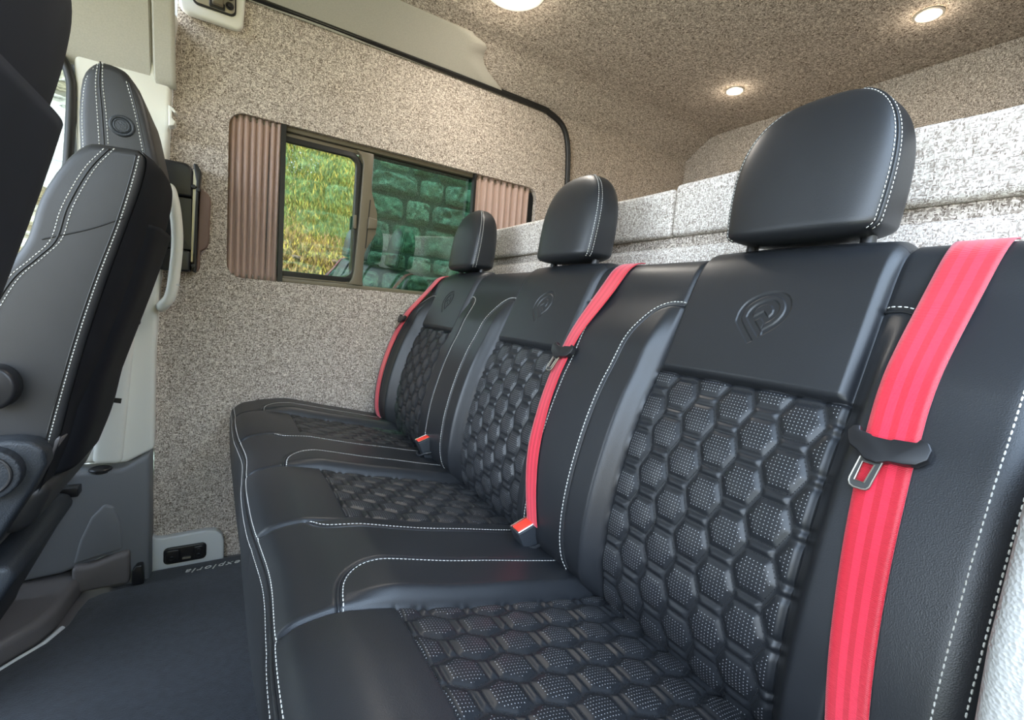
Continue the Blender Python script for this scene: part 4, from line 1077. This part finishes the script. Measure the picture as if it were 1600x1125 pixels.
for x, z in ((-0.098, 1.222), (-0.0865, 1.215), (-0.097, 0.988)):
    prism('screw', [(x + 0.006 * math.cos(a), z + 0.006 * math.sin(a)) for a in np.linspace(0, 2 * math.pi, 14, endpoint=False)], XZ, YT - 0.023, YT - 0.01, M_black, bt_, bevel=0.0015)
# upper latch plate
lp = empty('latch_plate', 'cream latch plate with a dark recess at the top of the fabric wall', 'latch plate', group='door latch plates')
pl = [(-0.146, 1.775), (-0.135, 1.730), (-0.118, 1.722), (0.008, 1.722), (0.022, 1.735), (0.028, 1.84), (0.015, 1.86), (-0.14, 1.86)]
prism('plate', pl, XZ, W - 0.022, W + 0.002, M_cream, lp, bevel=0.008, seg=4)
prism('recess', rrect(-0.108, 1.752, 0.003, 1.85, 0.016), XZ, W - 0.028, W - 0.018, M_rubber, lp, bevel=0.002)
prism('recess_plate', rrect(-0.104, 1.756, -0.001, 1.846, 0.014), XZ, W - 0.030, W - 0.024, M_plated, lp, bevel=0.002)
prism('striker', rrect(-0.058, 1.762, -0.030, 1.858, 0.004), XZ, W - 0.050, W - 0.028, M_bronze, lp, bevel=0.003)
prism('striker_slot', rrect(-0.066, 1.757, -0.026, 1.775, 0.003), XZ, W - 0.036, W - 0.028, M_black, lp, bevel=0.002)
for x, z in ((-0.090, 1.822), (-0.014, 1.803), (-0.014, 1.776)):
    MB().tube([(x + 0.0085 * math.cos(a), W - 0.033, z + 0.0085 * math.sin(a)) for a in np.linspace(0, 2 * math.pi, 18, endpoint=False)], 0.0028, 8, closed=True).build('bolt_collar', M_black, lp)
    prism('bolt', [(x + 0.006 * math.cos(a), z + 0.006 * math.sin(a)) for a in np.linspace(0, 2 * math.pi, 6, endpoint=False)], XZ, W - 0.037, W - 0.028, M_black, lp, bevel=0.001)
# lower latch plate
lq = empty('latch_plate', 'pale grey latch plate with a black insert at the foot of the fabric wall', 'latch plate', group='door latch plates')
pl = [(-0.205, 0.0), (-0.203, 0.128), (-0.192, 0.116), (-0.175, 0.112), (-0.06, 0.117), (-0.030, 0.112), (-0.012, 0.094), (-0.006, 0.065), (-0.006, 0.0)]
prism('plate', pl, XZ, W - 0.026, W + 0.002, M_pale, lq, bevel=0.010, seg=4)
prism('recess', rrect(-0.172, 0.022, -0.056, 0.078, 0.014), XZ, W - 0.032, W - 0.02, M_black, lq, bevel=0.004)
prism('insert_block', rrect(-0.166, 0.028, -0.128, 0.073, 0.008), XZ, W - 0.040, W - 0.03, M_black, lq, bevel=0.004)
prism('insert_block', rrect(-0.092, 0.028, -0.062, 0.074, 0.008), XZ, W - 0.040, W - 0.03, M_black, lq, bevel=0.004)
prism('metal_strip', rrect(-0.122, 0.034, -0.099, 0.039, 0.001), XZ, W - 0.036, W - 0.03, M_plated, lq)
for x, z in ((-0.150, 0.046), (-0.077, 0.060), (-0.077, 0.042)):
    MB().tube([(x + 0.006 * math.cos(a), W - 0.041, z + 0.006 * math.sin(a)) for a in np.linspace(0, 2 * math.pi, 16, endpoint=False)], 0.0018, 8, closed=True).build('bolt', M_black, lq)

# ------------------------------------------------------------------ carpet with its embroidered word
ED = [(-0.60, -0.05), (-0.585, 0.9), (-0.53, 1.25), (-0.485, 1.36), (-0.428, 1.425), (-0.380, 1.478), (-0.352, 1.54), (-0.346, 1.60), (-0.335, 1.65), (-0.31, 1.668), (-0.27, 1.672), (-0.235, 1.69), (-0.215, 1.735), (-0.20, 1.748), (0.70, 1.752), (0.70, -0.05)]
cp_ = prism('carpet', ED, XY, 0.001, 0.012, M_carpet, bevel=0.004, seg=3); tag(cp_, 'dark blue-black velour carpet covering the floor in front of the bench', 'carpet')
fc = bpy.data.curves.new('word', 'FONT'); fc.body = 'exploria'; fc.size = 0.034; fc.extrude = 0.0006; fc.shear = 0.35; fc.space_character = 1.25
fo = bpy.data.objects.new('word', fc); C.objects.link(fo)
bpy.context.view_layer.update()
dg = bpy.context.evaluated_depsgraph_get()
me = bpy.data.meshes.new_from_object(fo.evaluated_get(dg)); me.name = 'embroidered_word'
bpy.data.objects.remove(fo)
mx_ = max(v.co.x for v in me.vertices)
k = 0.155 / mx_
me.transform(Matrix.Translation((0.045, 1.712, 0.0125)) @ Matrix.Rotation(math.pi, 4, 'Z') @ Matrix.Scale(k, 4, (1, 0, 0)))
link('embroidered_word', me, M_thread, cp_)['label'] = 'word embroidered in white thread'
# small black floor clip where carpet, pillar and wall meet
clip = prism('floor_clip', [(-0.240, 0.013), (-0.240, 0.06), (-0.230, 0.075), (-0.215, 0.075), (-0.211, 0.013)], XZ, 1.672, 1.698, M_black, bevel=0.004); tag(clip, 'small black clip at the carpet corner below the dark pillar panel', 'clip')
